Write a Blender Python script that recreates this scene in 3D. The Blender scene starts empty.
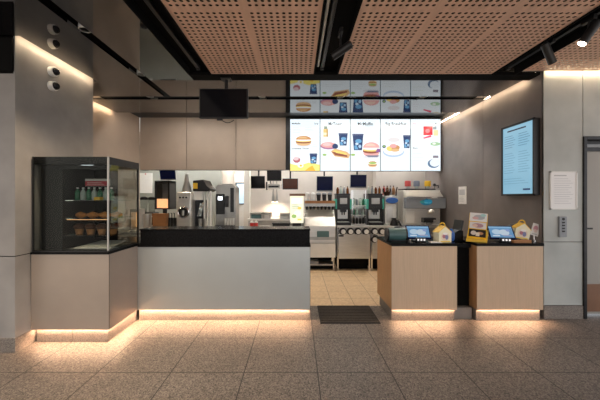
import bpy, bmesh, math, random
from mathutils import Vector, Matrix
random.seed(7)
SC = bpy.context.scene
COL = SC.collection
PI = math.pi

# ------------------------------------------------------------------ materials
def srgb(r, g, b):
    f = lambda c: c/12.92 if c <= .04045 else ((c+.055)/1.055)**2.4
    return (f(r/255), f(g/255), f(b/255))

def new_mat(name):
    m = bpy.data.materials.new(name); m.use_nodes = True
    nt = m.node_tree
    return m, nt, nt.nodes['Principled BSDF']

def mat(name, color, rough=.5, metal=0., noise=6., amt=.08, stretch=(1, 1, 1), bump=0., ior=1.5, coat=0.,
        rough_amt=0., spec=.5):
    m, nt, b = new_mat(name)
    N, L = nt.nodes, nt.links
    tc = N.new('ShaderNodeTexCoord'); mp = N.new('ShaderNodeMapping')
    mp.inputs['Scale'].default_value = stretch
    L.new(tc.outputs['Object'], mp.inputs['Vector'])
    nz = N.new('ShaderNodeTexNoise'); nz.inputs['Scale'].default_value = noise; nz.inputs['Detail'].default_value = 5
    L.new(mp.outputs[0], nz.inputs['Vector'])
    rp = N.new('ShaderNodeValToRGB')
    rp.color_ramp.elements[0].position = .3; rp.color_ramp.elements[1].position = .7
    rp.color_ramp.elements[0].color = tuple(c*(1-amt) for c in color) + (1,)
    rp.color_ramp.elements[1].color = tuple(min(1, c*(1+amt)) for c in color) + (1,)
    L.new(nz.outputs['Fac'], rp.inputs[0]); L.new(rp.outputs[0], b.inputs['Base Color'])
    b.inputs['Roughness'].default_value = rough; b.inputs['Metallic'].default_value = metal
    b.inputs['IOR'].default_value = ior; b.inputs['Coat Weight'].default_value = coat
    b.inputs['Specular IOR Level'].default_value = spec
    if rough_amt:
        mr = N.new('ShaderNodeMapRange')
        mr.inputs[3].default_value = rough-rough_amt; mr.inputs[4].default_value = rough+rough_amt
        L.new(nz.outputs['Fac'], mr.inputs[0]); L.new(mr.outputs[0], b.inputs['Roughness'])
    if bump:
        bp = N.new('ShaderNodeBump'); bp.inputs['Strength'].default_value = bump; bp.inputs['Distance'].default_value = .002
        L.new(nz.outputs['Fac'], bp.inputs['Height']); L.new(bp.outputs[0], b.inputs['Normal'])
    return m

def emit(name, color, strength):
    m, nt, b = new_mat(name)
    b.inputs['Base Color'].default_value = tuple(color) + (1,)
    b.inputs['Emission Color'].default_value = tuple(color) + (1,)
    b.inputs['Emission Strength'].default_value = strength
    return m

def attr_mat(name, strength=None, rough=.5):
    """colours come from the object's own 'Col' attribute: printed packaging or a lit display picture"""
    m, nt, b = new_mat(name)
    a = nt.nodes.new('ShaderNodeAttribute'); a.attribute_name = 'Col'
    if strength is None:
        nt.links.new(a.outputs['Color'], b.inputs['Base Color'])
    else:
        b.inputs['Base Color'].default_value = (.01, .01, .01, 1)
        nt.links.new(a.outputs['Color'], b.inputs['Emission Color']); b.inputs['Emission Strength'].default_value = strength
    b.inputs['Roughness'].default_value = rough
    return m

def stone(name, c0, c1, c2, scale, rough, pitch=None, off=(0, 0), grout=(.02, .018, .016), gw=.006, spec=.5, var=.12):
    """speckled terrazzo; with a pitch also laid in square tiles"""
    m, nt, b = new_mat(name)
    N, L = nt.nodes, nt.links
    geo = N.new('ShaderNodeNewGeometry')
    vo = N.new('ShaderNodeTexVoronoi'); vo.inputs['Scale'].default_value = scale
    L.new(geo.outputs['Position'], vo.inputs['Vector'])
    sp = N.new('ShaderNodeSeparateColor'); L.new(vo.outputs['Color'], sp.inputs[0])
    rp = N.new('ShaderNodeValToRGB'); rp.color_ramp.interpolation = 'CONSTANT'
    e = rp.color_ramp.elements
    e[0].position = 0; e[0].color = c0 + (1,); e[1].position = .5; e[1].color = c1 + (1,)
    x = e.new(.82); x.color = c2 + (1,)
    L.new(sp.outputs[0], rp.inputs[0])
    nz = N.new('ShaderNodeTexNoise'); nz.inputs['Scale'].default_value = 1.6; nz.inputs['Detail'].default_value = 4
    L.new(geo.outputs['Position'], nz.inputs['Vector'])
    mr = N.new('ShaderNodeMapRange'); mr.inputs[1].default_value = .3; mr.inputs[2].default_value = .7
    mr.inputs[3].default_value = 1-var; mr.inputs[4].default_value = 1+var; L.new(nz.outputs['Fac'], mr.inputs[0])
    mx = N.new('ShaderNodeMix'); mx.data_type = 'RGBA'; mx.blend_type = 'MULTIPLY'; mx.inputs[0].default_value = 1
    L.new(rp.outputs[0], mx.inputs[6]); L.new(mr.outputs[0], mx.inputs[7])
    out = mx.outputs[2]
    b.inputs['Roughness'].default_value = rough
    b.inputs['Specular IOR Level'].default_value = spec
    if pitch:
        sx = N.new('ShaderNodeSeparateXYZ'); L.new(geo.outputs['Position'], sx.inputs[0])
        ds = []
        for i in (0, 1):
            s = N.new('ShaderNodeMath'); s.operation = 'SUBTRACT'; s.inputs[1].default_value = off[i]; L.new(sx.outputs[i], s.inputs[0])
            p = N.new('ShaderNodeMath'); p.operation = 'PINGPONG'; p.inputs[1].default_value = pitch/2; L.new(s.outputs[0], p.inputs[0])
            ds.append(p)
        mn = N.new('ShaderNodeMath'); mn.operation = 'MINIMUM'; L.new(ds[0].outputs[0], mn.inputs[0]); L.new(ds[1].outputs[0], mn.inputs[1])
        lt = N.new('ShaderNodeMath'); lt.operation = 'LESS_THAN'; lt.inputs[1].default_value = gw/2; L.new(mn.outputs[0], lt.inputs[0])
        m2 = N.new('ShaderNodeMix'); m2.data_type = 'RGBA'; L.new(lt.outputs[0], m2.inputs[0])
        L.new(out, m2.inputs[6]); m2.inputs[7].default_value = grout + (1,)
        out = m2.outputs[2]
    L.new(out, b.inputs['Base Color'])
    return m

def glass(name, tint, refl=1.0):
    m, nt, b = new_mat(name)
    N, L = nt.nodes, nt.links
    tr = N.new('ShaderNodeBsdfTransparent'); tr.inputs[0].default_value = tuple(tint) + (1,)
    gl = N.new('ShaderNodeBsdfGlossy'); gl.inputs['Roughness'].default_value = .01
    fr = N.new('ShaderNodeFresnel'); fr.inputs[0].default_value = 1.45
    mt = N.new('ShaderNodeMath'); mt.operation = 'MULTIPLY'; mt.inputs[1].default_value = refl; L.new(fr.outputs[0], mt.inputs[0])
    mx = N.new('ShaderNodeMixShader'); L.new(mt.outputs[0], mx.inputs[0]); L.new(tr.outputs[0], mx.inputs[1]); L.new(gl.outputs[0], mx.inputs[2])
    L.new(mx.outputs[0], N['Material Output'].inputs[0])
    return m

M = dict(
    concrete=mat('pale concrete panel', srgb(150, 146, 142), .55, noise=2.2, amt=.2, bump=.15),
    concrete_cool=mat('cool concrete panel', srgb(178, 182, 178), .55, noise=2.2, amt=.15, bump=.15),
    concrete_dark=mat('taupe concrete panel', srgb(122, 114, 111), .5, noise=2., amt=.2, bump=.1),
    beige=mat('beige concrete panel', srgb(172, 155, 140), .5, noise=1.6, amt=.1, bump=.1),
    taupe=mat('satin taupe metal', srgb(168, 155, 143), .4, metal=.25, noise=3, amt=.05),
    silver=mat('satin silver laminate', srgb(192, 196, 193), .33, metal=.5, noise=2, amt=.04),
    oak=mat('fine vertical grain oak', srgb(204, 178, 150), .5, noise=14, amt=.08, stretch=(16, 16, .3)),
    oak_side=mat('edge grain oak', srgb(186, 142, 98), .5, noise=14, amt=.18, stretch=(9, 9, .35)),
    ply=mat('pinkish veneer ply', srgb(218, 180, 156), .55, noise=7, amt=.1, stretch=(3, .4, 1)),
    black_gloss=mat('black high gloss panel', (.006, .006, .007), .035, noise=3, amt=.1, ior=2.15),
    black_satin=mat('black satin paint', (.012, .014, .018), .38, noise=4, amt=.2),
    black_matte=mat('black matte paint', (.005, .005, .005), .8, noise=4, amt=.2, spec=.08),
    black_top=mat('black stone worktop', (.009, .009, .0095), .22, noise=60, amt=.5, ior=1.4, spec=.08),
    black_plastic=mat('black plastic', (.012, .012, .013), .4, noise=20, amt=.2),
    dark_metal=mat('dark anodised metal', (.03, .03, .032), .35, metal=.6, noise=20, amt=.2),
    steel=mat('brushed stainless steel', srgb(222, 220, 214), .33, metal=.6, noise=5, amt=.08, stretch=(1, 1, 30), rough_amt=.06),
    steel_dark=mat('worn stainless steel', srgb(176, 175, 171), .38, metal=.6, noise=6, amt=.15, rough_amt=.08),
    chrome=mat('chrome', (.75, .75, .75), .12, metal=1, noise=6, amt=.05),
    white=mat('white paint', srgb(226, 222, 214), .5, noise=4, amt=.04),
    white_tile=mat('cream wall panel', srgb(206, 198, 190), .4, noise=3, amt=.05),
    grey_tile=mat('grey green wall panel', srgb(164, 166, 158), .4, noise=3, amt=.06),
    white_plastic=mat('white plastic', srgb(232, 232, 228), .35, noise=9, amt=.03),
    paper=mat('white paper', srgb(232, 230, 226), .8, noise=20, amt=.03),
    grey_plastic=mat('grey plastic', srgb(138, 143, 148), .4, noise=9, amt=.06),
    teal=mat('teal plastic', srgb(70, 190, 165), .35, noise=8, amt=.08),
    teal_dark=mat('dark teal plastic', srgb(74, 104, 104), .3, noise=8, amt=.12),
    blue=mat('blue plastic', srgb(30, 90, 170), .35, noise=8, amt=.1),
    navy=mat('navy display glass', srgb(16, 26, 74), .15, noise=5, amt=.1, spec=.15),
    dark_glass=mat('switched off display glass', (.008, .008, .01), .12, noise=5, amt=.1, spec=.2),
    brown_glass=mat('brown tinted display glass', srgb(96, 52, 34), .2, noise=5, amt=.2),
    red=mat('red plastic', srgb(196, 44, 36), .4, noise=8, amt=.1),
    pink=mat('pink red cap plastic', srgb(222, 92, 92), .4, noise=8, amt=.08),
    grey_blue=mat('grey blue cap plastic', srgb(140, 150, 172), .4, noise=8, amt=.08),
    yellow=mat('yellow plastic', srgb(240, 196, 52), .4, noise=8, amt=.06),
    amber=mat('amber bottle glass', srgb(120, 64, 20), .15, noise=8, amt=.2),
    green_bottle=mat('green bottle glass', srgb(60, 130, 96), .12, noise=8, amt=.15),
    clear_bottle=mat('pale bottle plastic', srgb(196, 208, 200), .15, noise=8, amt=.1),
    pastry=mat('baked pastry crust', srgb(196, 128, 58), .6, noise=40, amt=.35, bump=.4),
    choc=mat('chocolate muffin crumb', srgb(84, 48, 28), .7, noise=40, amt=.35, bump=.4),
    brown_card=mat('brown cardboard', srgb(166, 116, 72), .7, noise=10, amt=.1),
    brown_door=mat('brown kick plate', srgb(128, 92, 68), .4, noise=6, amt=.1),
    door_grey=mat('grey door laminate', srgb(158, 154, 146), .45, noise=2, amt=.04),
    rubber=mat('black rubber matting', (.012, .011, .010), .7, noise=30, amt=.3),
    mat_fibre=mat('grey brown mat fibre', srgb(62, 55, 48), .9, noise=120, amt=.5, bump=.5),
    terrazzo=stone('terrazzo floor', srgb(108, 100, 93), srgb(138, 128, 119), srgb(74, 68, 64), 120, .44, .61, (.171, 3.105),
                   grout=srgb(44, 40, 37), gw=.009),
    terrazzo_base=stone('terrazzo plinth', srgb(122, 114, 107), srgb(138, 129, 121), srgb(100, 94, 88), 150, .5),
    grey_base=mat('grey plinth laminate', srgb(130, 124, 118), .5, noise=6, amt=.06),
    kitchen_tile=stone('cream kitchen floor tile', srgb(214, 186, 150), srgb(222, 196, 160), srgb(206, 178, 142), 40, .4, .305, (.171, 4.03),
                       grout=srgb(150, 126, 98), gw=.008, var=.06),
    glass=glass('clear glass', (.93, .95, .94)),
    glass_dark=glass('smoked glass', (.78, .8, .78), .16),
    led_warm=emit('warm led strip', (1, .62, .38), 115),
    led_cove=emit('cove led strip', (1, .76, .5), 55),
    led_white=emit('white led bar', (.85, .93, 1), 4),
    lamp_warm=emit('downlight lens', (1, .8, .58), 22),
    lamp_panel=emit('ceiling light panel', (1, .97, .93), 17),
    lamp_linear=emit('linear lamp diffuser', (1, .93, .84), 75),
    heat_glow=emit('amber heated glass', (1, .52, .24), 1.15),
    window_glow=emit('daylit door glass', (.50, .66, .80), .75),
    print_col=attr_mat('printed card', None, .5),
    menu=attr_mat('lit menu picture', 1.18, .2),
    tablet=attr_mat('lit tablet picture', .7, .15),
    lightbox=attr_mat('lit sign picture', 1.35, .3),
)

# ------------------------------------------------------------------ mesh builder
class MB:
    def __init__(s):
        s.v = []; s.f = []; s.c = []; s.col = None
    def add(s, vs, fs, col=None):
        o = len(s.v); s.v += [Vector(p) for p in vs]
        for f in fs:
            s.f.append([i+o for i in f]); s.c.append(col or s.col)
        return s
    def box(s, x0, x1, y0, y1, z0, z1, col=None):
        if x0 > x1: x0, x1 = x1, x0
        if y0 > y1: y0, y1 = y1, y0
        if z0 > z1: z0, z1 = z1, z0
        vs = [(x, y, z) for x in (x0, x1) for y in (y0, y1) for z in (z0, z1)]
        fs = [(0, 1, 3, 2), (4, 6, 7, 5), (0, 4, 5, 1), (2, 3, 7, 6), (0, 2, 6, 4), (1, 5, 7, 3)]
        return s.add(vs, fs, col)
    def cbox(s, c, sx, sy, sz, R=None, col=None):
        R = R or Matrix.Identity(3); c = Vector(c)
        vs = [c + R @ Vector((x*sx/2, y*sy/2, z*sz/2)) for x in (-1, 1) for y in (-1, 1) for z in (-1, 1)]
        fs = [(0, 1, 3, 2), (4, 6, 7, 5), (0, 4, 5, 1), (2, 3, 7, 6), (0, 2, 6, 4), (1, 5, 7, 3)]
        return s.add(vs, fs, col)
    def cyl(s, p0, p1, r0, r1=None, n=20, col=None, caps=True):
        r1 = r0 if r1 is None else r1
        p0, p1 = Vector(p0), Vector(p1); d = (p1-p0).normalized()
        a = d.orthogonal().normalized(); b = d.cross(a)
        vs = []
        for p, r in ((p0, r0), (p1, r1)):
            vs += [p + r*(a*math.cos(2*PI*i/n) + b*math.sin(2*PI*i/n)) for i in range(n)]
        fs = [(i, (i+1) % n, n+(i+1) % n, n+i) for i in range(n)]
        if caps: fs += [tuple(range(n-1, -1, -1)), tuple(range(n, 2*n))]
        return s.add(vs, fs, col)
    def lathe(s, c, prof, n=20, col=None, sx=1, sy=1):
        c = Vector(c); vs = []; fs = []
        for r, z in prof:
            vs += [c + Vector((sx*r*math.cos(2*PI*i/n), sy*r*math.sin(2*PI*i/n), z)) for i in range(n)]
        for k in range(len(prof)-1):
            fs += [(k*n+i, k*n+(i+1) % n, (k+1)*n+(i+1) % n, (k+1)*n+i) for i in range(n)]
        fs.append(tuple(range(n-1, -1, -1))); m = (len(prof)-1)*n; fs.append(tuple(range(m, m+n)))
        return s.add(vs, fs, col)
    def ball(s, c, rx, ry=None, rz=None, n=14, col=None):
        ry = ry or rx; rz = rz or rx
        prof = [(max(.02, math.sin(PI*k/10)), -math.cos(PI*k/10)) for k in range(11)]
        c = Vector(c); vs = []; fs = []
        for r, z in prof:
            vs += [c + Vector((rx*r*math.cos(2*PI*i/n), ry*r*math.sin(2*PI*i/n), rz*z)) for i in range(n)]
        for k in range(10):
            fs += [(k*n+i, k*n+(i+1) % n, (k+1)*n+(i+1) % n, (k+1)*n+i) for i in range(n)]
        fs.append(tuple(range(n-1, -1, -1))); fs.append(tuple(range(10*n, 11*n)))
        return s.add(vs, fs, col)
    def prism(s, pts, ext, col=None):
        n = len(pts); e = Vector(ext)
        vs = [Vector(p) for p in pts] + [Vector(p)+e for p in pts]
        fs = [tuple(range(n-1, -1, -1)), tuple(range(n, 2*n))] + [(i, (i+1) % n, n+(i+1) % n, n+i) for i in range(n)]
        return s.add(vs, fs, col)
    def tube(s, pts, r, n=8, col=None):
        pts = [Vector(p) for p in pts]; vs = []; fs = []
        for k, p in enumerate(pts):
            d = (pts[min(k+1, len(pts)-1)] - pts[max(k-1, 0)]).normalized()
            ref = Vector((0, 0, 1)) if abs(d.z) < .9 else Vector((1, 0, 0))
            a = d.cross(ref).normalized(); b = d.cross(a)
            vs += [p + r*(a*math.cos(2*PI*i/n) + b*math.sin(2*PI*i/n)) for i in range(n)]
        for k in range(len(pts)-1):
            fs += [(k*n+i, k*n+(i+1) % n, (k+1)*n+(i+1) % n, (k+1)*n+i) for i in range(n)]
        fs.append(tuple(range(n-1, -1, -1))); fs.append(tuple(range((len(pts)-1)*n, len(pts)*n)))
        return s.add(vs, fs, col)
    def torus(s, c, R, r, axis='y', n=24, m=8, col=None):
        vs = []; fs = []; c = Vector(c)
        for i in range(n):
            t = 2*PI*i/n
            for j in range(m):
                q = 2*PI*j/m; w = R + r*math.cos(q); h = r*math.sin(q)
                p = {'y': (w*math.cos(t), h, w*math.sin(t)), 'z': (w*math.cos(t), w*math.sin(t), h), 'x': (h, w*math.cos(t), w*math.sin(t))}[axis]
                vs.append(c+Vector(p))
        fs = [(i*m+j, ((i+1) % n)*m+j, ((i+1) % n)*m+(j+1) % m, i*m+(j+1) % m) for i in range(n) for j in range(m)]
        return s.add(vs, fs, col)
    def build(s, name, material, parent=None, bevel=0., world=True, smooth=True, solid=True):
        me = bpy.data.meshes.new(name)
        off = Vector((0, 0, 0))
        if parent is not None and world:
            r = parent
            while r is not None:
                off += r.location; r = r.parent
        me.from_pydata([v-off for v in s.v], [], s.f)
        if solid:
            bm = bmesh.new(); bm.from_mesh(me)
            bmesh.ops.recalc_face_normals(bm, faces=bm.faces); bm.to_mesh(me); bm.free()
        if any(c is not None for c in s.c):
            at = me.color_attributes.new('Col', 'FLOAT_COLOR', 'CORNER')
            for p, c in zip(me.polygons, s.c):
                for li in p.loop_indices: at.data[li].color = tuple(c or (1, 1, 1)) + (1,)
        if smooth:
            me.shade_smooth(); me.set_sharp_from_angle(angle=math.radians(35))
        me.materials.append(M[material] if isinstance(material, str) else material)
        o = bpy.data.objects.new(name, me); COL.objects.link(o)
        if parent is not None: o.parent = parent
        if bevel:
            bv = o.modifiers.new('bevel', 'BEVEL'); bv.width = bevel; bv.segments = 2; bv.limit_method = 'ANGLE'; bv.angle_limit = .6
        return o

def bx(*a): return MB().box(*a)

def tag(o, label, cat, group=None, kind=None):
    o['label'] = label; o['category'] = cat
    if group: o['group'] = group
    if kind: o['kind'] = kind
    return o

def thing(name, label, cat, loc=(0, 0, 0), rz=0., group=None):
    o = bpy.data.objects.new(name, None); COL.objects.link(o)
    o.empty_display_size = .05; o.location = loc; o.rotation_euler = (0, 0, rz)
    return tag(o, label, cat, group)

def struct(o):
    o['kind'] = 'structure'; return o

def sroot(name, loc=(0, 0, 0)):
    o = bpy.data.objects.new(name, None); COL.objects.link(o); o.location = loc; o['kind'] = 'structure'
    return o

def copy_thing(o, loc, rz=None, label=None, parent=None):
    c = o.copy(); COL.objects.link(c)
    if parent is not None: c.parent = parent
    else:
        c.location = loc
        if rz is not None: c.rotation_euler = (0, 0, rz)
        if label: c['label'] = label
    for ch in list(o.children): copy_thing(ch, None, None, None, c)
    return c

_txt = {}
def text_geo(st):
    if st not in _txt:
        cu = bpy.data.curves.new('lettering', 'FONT'); cu.body = st; cu.resolution_u = 2; cu.offset = .018
        ob = bpy.data.objects.new('lettering', cu); COL.objects.link(ob)
        dg = bpy.context.evaluated_depsgraph_get(); dg.update()
        me = bpy.data.meshes.new_from_object(ob.evaluated_get(dg))
        vs = [(v.co.x, v.co.y) for v in me.vertices]; fs = [tuple(p.vertices) for p in me.polygons]
        bpy.data.objects.remove(ob); bpy.data.curves.remove(cu); bpy.data.meshes.remove(me)
        x0 = min(v[0] for v in vs); x1 = max(v[0] for v in vs); y1 = max(v[1] for v in vs)
        _txt[st] = ([(x-x0, y) for x, y in vs], fs, x1-x0, y1)
    return _txt[st]

class Canvas:
    """a picture laid on a flat face: origin at its lower left, u across, v up, drawn in order"""
    def __init__(s, o, u, v, lift=.0004):
        s.o = Vector(o); s.u = Vector(u).normalized(); s.v = Vector(v).normalized(); s.n = s.u.cross(s.v); s.k = 0; s.lift = lift
        s.mb = MB()
    def pt(s, x, y): return s.o + s.u*x + s.v*y + s.n*(s.k*s.lift)
    def poly(s, pts, col):
        s.k += 1; s.mb.add([s.pt(*p) for p in pts], [tuple(range(len(pts)))], col); return s
    def rect(s, x, y, w, h, col): return s.poly([(x, y), (x+w, y), (x+w, y+h), (x, y+h)], col)
    def ell(s, cx, cy, rx, ry, col, a0=0, a1=2*PI, n=22):
        return s.poly([(cx+rx*math.cos(a0+(a1-a0)*i/n), cy+ry*math.sin(a0+(a1-a0)*i/n)) for i in range(n if a1-a0 > 6.2 else n+1)], col)
    def text(s, st, x, y, h, col, center=False, w=None):
        vs, fs, tw, th = text_geo(st); k = h/th; kx = k if w is None else w/tw
        if center: x -= tw*kx/2
        s.k += 1
        s.mb.add([s.pt(x+vx*kx, y+vy*k) for vx, vy in vs], fs, col); return s
    def lines(s, x, y, w, n, dy, h, col):
        for i in range(n): s.rect(x, y-i*dy, w*(.75+.25*((i*37) % 5)/4), h, col)
        return s
    def build(s, name, material, parent, world=True): return s.mb.build(name, material, parent, world=world, smooth=False, solid=False)

# ------------------------------------------------------------------ camera (eye 1.45 m up, 18 mm lens)
EYE = 1.45
cam = bpy.data.cameras.new('camera'); co = bpy.data.objects.new('camera', cam); COL.objects.link(co)
co.location = (0, 0, EYE); co.rotation_euler = (PI/2, 0, 0)
cam.lens = 18; cam.sensor_width = 36; cam.shift_x = 3/600; cam.shift_y = -2/600; cam.clip_start = .05
SC.camera = co
def X(px, d): return (px-297)*d/300
def Z(py, d): return EYE-(py-198)*d/300
# ------------------------------------------------------------------ the setting
CZ = 2.96                                    # ceiling level
struct(bx(-5, 6, -2.5, 4.03, -.1, 0).build('floor', 'terrazzo'))
struct(bx(-4.4, 3.4, 4.03, 9, -.1, 0).build('floor', 'kitchen_tile'))

# left pillar: slabs with open joints
w = sroot('wall_left')
c = MB(); c.box(-3.9, -2.652, 2.825, 3.895, 0, 3.1); c.build('core', 'black_matte', w)
c = MB(); c.box(-2.665, -2.65, 2.82, 3.9, .905, 3.1); c.box(-2.665, -2.65, 2.82, 3.9, .13, .897)
c.box(-3.9, -2.665, 2.82, 2.835, .905, 2.62); c.box(-3.9, -2.665, 2.82, 2.835, .13, .897); c.box(-3.9, -2.665, 3.885, 3.9, 0, 3.1)
c.build('panel', 'concrete', w)
struct(bx(-3.9, -2.64, 2.81, 3.9, 0, .135).build('baseboard_left', 'terrazzo_base'))
struct(bx(-3.9, -2.66, 2.80, 2.825, 2.64, 2.95).build('trim_1', 'black_matte', bevel=.003))
# side wall further back
struct(bx(-3.5, -3.25, 3.9, 6.2, 0, 3.12).build('wall_left', 'beige'))
# upper back wall over the kitchen opening
w = sroot('wall_back')
bx(-3.25, 2.97, 6.22, 6.34, 2.03, 3.12).build('core', 'dark_metal', w)
xs = [-3.25, -2.285, -1.262, -.23]
for i in range(3):
    bx(xs[i]+.005, xs[i+1]-.005, 6.2, 6.225, 2.035, 3.115).build('panel', 'beige', w)
struct(bx(-.225, -.16, 6.17, 6.22, 2.03, 3.12).build('trim_2', 'dark_metal'))
# right wall, slabs with a vertical joint
w = sroot('wall_right')
bx(2.985, 3.3, 3.64, 7.2, 0, 3.12).build('core', 'black_matte', w)
bx(2.97, 2.99, 3.62, 4.786, 0, 3.12).build('panel', 'concrete_dark', w)
bx(2.97, 2.99, 4.794, 7.2, 0, 3.12).build('panel', 'concrete_dark', w)
# right front wall beside the door
w = sroot('wall_front')
bx(2.975, 3.43, 3.63, 3.9, 0, 3.12).build('core', 'black_matte', w)
for z0, z1 in ((.925, 3.12), (.16, .917)):
    bx(2.97, 3.435, 3.61, 3.635, z0, z1).build('panel', 'concrete_cool', w)
bx(3.445, 5.2, 3.61, 3.635, 2.19, 3.12).build('panel', 'concrete_cool', w)
bx(3.44, 5.2, 3.635, 3.9, 2.19, 3.12).build('core', 'black_matte', w)
bx(4.42, 5.2, 3.61, 3.9, 0, 2.19).build('panel', 'concrete_cool', w)
struct(bx(2.965, 3.44, 3.6, 3.64, 0, .155).build('baseboard_right', 'terrazzo_base'))
# door
d = sroot('door_1')
c = MB(); c.box(3.437, 3.475, 3.59, 3.9, 0, 2.19); c.box(4.39, 4.42, 3.59, 3.9, 0, 2.19); c.box(3.475, 4.39, 3.59, 3.9, 2.15, 2.19)
c.build('door_frame', 'dark_metal', d, bevel=.003)
c = MB(); c.box(3.475, 4.39, 3.66, 3.72, 2.02, 2.15); c.build('transom', 'dark_metal', d, bevel=.003)
bx(3.475, 4.39, 3.645, 3.662, 2.065, 2.105).build('door_closer_rail', 'grey_plastic', d, bevel=.003)
bx(3.49, 4.38, 3.68, 3.73, .03, 2.02).build('door_leaf', 'door_grey', d)
bx(3.50, 4.37, 3.672, 3.682, .06, .395).build('kick_plate', 'brown_door', d)
c = MB(); c.cyl((3.50, 3.69, 1.08), (3.50, 3.64, 1.08), .022); c.box(3.485, 3.58, 3.63, 3.645, 1.07, 1.09); c.build('door_handle', 'dark_metal', d)

# kitchen shell
struct(bx(-4.4, -4.2, 3.9, 9, 0, 2.9).build('wall_kitchen_left', 'grey_tile'))
struct(bx(-4.2, -3.5, 6.2, 6.3, 0, 3.1).build('wall_kitchen_front', 'white_tile'))
struct(bx(-4.2, -1.84, 7.3, 7.4, 0, 2.75).build('wall_kitchen_back', 'grey_tile'))
struct(bx(-1.84, -1.2, 8.8, 8.9, 0, 2.75).build('wall_kitchen_passage', 'white_tile'))
struct(bx(-1.94, -1.84, 7.4, 8.8, 0, 2.75).build('wall_kitchen_passage_left', 'white_tile'))
struct(bx(-1.2, -1.1, 7.4, 8.8, 0, 2.75).build('wall_kitchen_passage_right', 'white_tile'))
struct(bx(-1.13, 1.84, 7.3, 7.4, 0, 2.75).build('wall_kitchen_back', 'white_tile'))
struct(bx(-1.27, -1.13, 7.15, 7.42, 0, 2.75).build('trim_3', 'white', bevel=.004))
struct(bx(1.84, 2.97, 6.95, 7.4, 0, 2.75).build('wall_kitchen_right', 'white_tile'))
struct(bx(-4.2, 2.97, 6.34, 8.9, 2.75, 2.85).build('ceiling', 'white'))
d = sroot('door_2')
bx(-1.83, -1.44, 8.76, 8.8, 0, 2.15).build('door_leaf', 'white_plastic', d)
c = MB(); c.box(-1.76, -1.50, 8.745, 8.762, 1.29, 1.87); c.build('door_window', 'window_glow', d)
c = MB()
for a in ((-1.79, -1.76, 1.26, 1.9), (-1.5, -1.47, 1.26, 1.9), (-1.76, -1.5, 1.26, 1.29), (-1.76, -1.5, 1.87, 1.9)):
    c.box(a[0], a[1], 8.735, 8.762, a[2], a[3])
c.build('window_frame', 'dark_metal', d)
bx(-1.5, -1.47, 8.7, 8.76, .95, 1.15).build('door_handle', 'dark_metal', d)

# ------------------------------------------------------------------ ceiling
cl = sroot('ceiling')
bx(-5, 6, -2.5, 6.22, 3.12, 3.2).build('void_lining', 'black_matte', cl)
for a in ((-2.585, -1.98, -2.5, 3.9), (-5, -2.585, -2.5, 2.795), (-3.185, -1.98, 3.9, 4.46), (-3.185, -1.32, 4.6, 5.3), (-1.88, -1.32, -2.5, 4.46), (-1.32, 2.9, 3.84, 4.46), (-1.32, 2.9, 4.6, 5.3)):
    bx(a[0], a[1], a[2], a[3], CZ, CZ+.03).build('gloss_panel', 'black_gloss', cl)
bx(-3.25, 2.97, 5.3, 6.2, 3.112, 3.12).build('slot_lining', 'black_satin', cl)
bx(-1.32, 2.97, 3.66, 3.84, CZ-.005, CZ+.03).build('border_strip', 'black_matte', cl)
bx(-1.05, 5.2, -2.5, 1.0, CZ, CZ+.03).build('front_strip', 'ply', cl)
for a in ((-1.32, -1.04), (.205, .50), (2.37, 2.658)):        # dark troughs that carry the lighting track
    c = MB(); c.box(a[0], a[1], -2.5, 3.66, CZ+.07, CZ+.09); c.box(a[0], a[0]+.012, -2.5, 3.66, CZ-.012, CZ+.07); c.box(a[1]-.012, a[1], -2.5, 3.66, CZ-.012, CZ+.07)
    c.build('trough', 'black_matte', cl)

def perforated(w, l, th=.005, pitch=.0522, r=.0166):
    nx = int((w-.03)/pitch); ny = int((l-.03)/pitch)
    bx0 = (w-nx*pitch)/2; by0 = (l-ny*pitch)/2
    mb = MB(); vid = {}
    def V(p):
        k = (round(p[0], 5), round(p[1], 5), round(p[2], 5))
        if k not in vid: vid[k] = len(mb.v); mb.v.append(Vector(p))
        return vid[k]
    def F(ps): mb.f.append([V(p) for p in ps]); mb.c.append(None)
    oct_ = [(r*math.cos(PI/4*i), r*math.sin(PI/4*i)) for i in range(8)]
    sq = [(1, 0), (1, 1), (0, 1), (-1, 1), (-1, 0), (-1, -1), (0, -1), (1, -1)]
    for i in range(nx):
        for j in range(ny):
            cx = bx0+(i+.5)*pitch; cy = by0+(j+.5)*pitch; h = pitch/2
            for k in range(8):
                q = (k+1) % 8
                o0 = (cx+sq[k][0]*h, cy+sq[k][1]*h, 0); o1 = (cx+sq[q][0]*h, cy+sq[q][1]*h, 0)
                i0 = (cx+oct_[k][0], cy+oct_[k][1], 0); i1 = (cx+oct_[q][0], cy+oct_[q][1], 0)
                F([o1, o0, i0, i1]); F([i1, i0, (i0[0], i0[1], th), (i1[0], i1[1], th)])
    x0, x1, y0, y1 = bx0, bx0+nx*pitch, by0, by0+ny*pitch
    for a in ((0, w, 0, y0), (0, w, y1, l), (0, x0, y0, y1), (x1, w, y0, y1)):
        F([(a[0], a[3], 0), (a[1], a[3], 0), (a[1], a[2], 0), (a[0], a[2], 0)])
    for a in (((0, 0), (w, 0)), ((w, 0), (w, l)), ((w, l), (0, l)), ((0, l), (0, 0))):
        F([(a[0][0], a[0][1], 0), (a[1][0], a[1][1], 0), (a[1][0], a[1][1], th), (a[0][0], a[0][1], th)])
    return mb
first = None
for y in (2.405, 1.155):
    for x in (-1.042, -.42, .502, 1.124, 1.746, 2.66, 3.282, 3.904, 4.526):
        if first is None:
            first = perforated(.6215, 1.249).build('perforated_panel', 'ply', cl, world=False, smooth=False, solid=False); o = first
        else:
            o = first.copy(); COL.objects.link(o)
        o.location = (x, y if x < 2.6 else y-.094, CZ)

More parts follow.
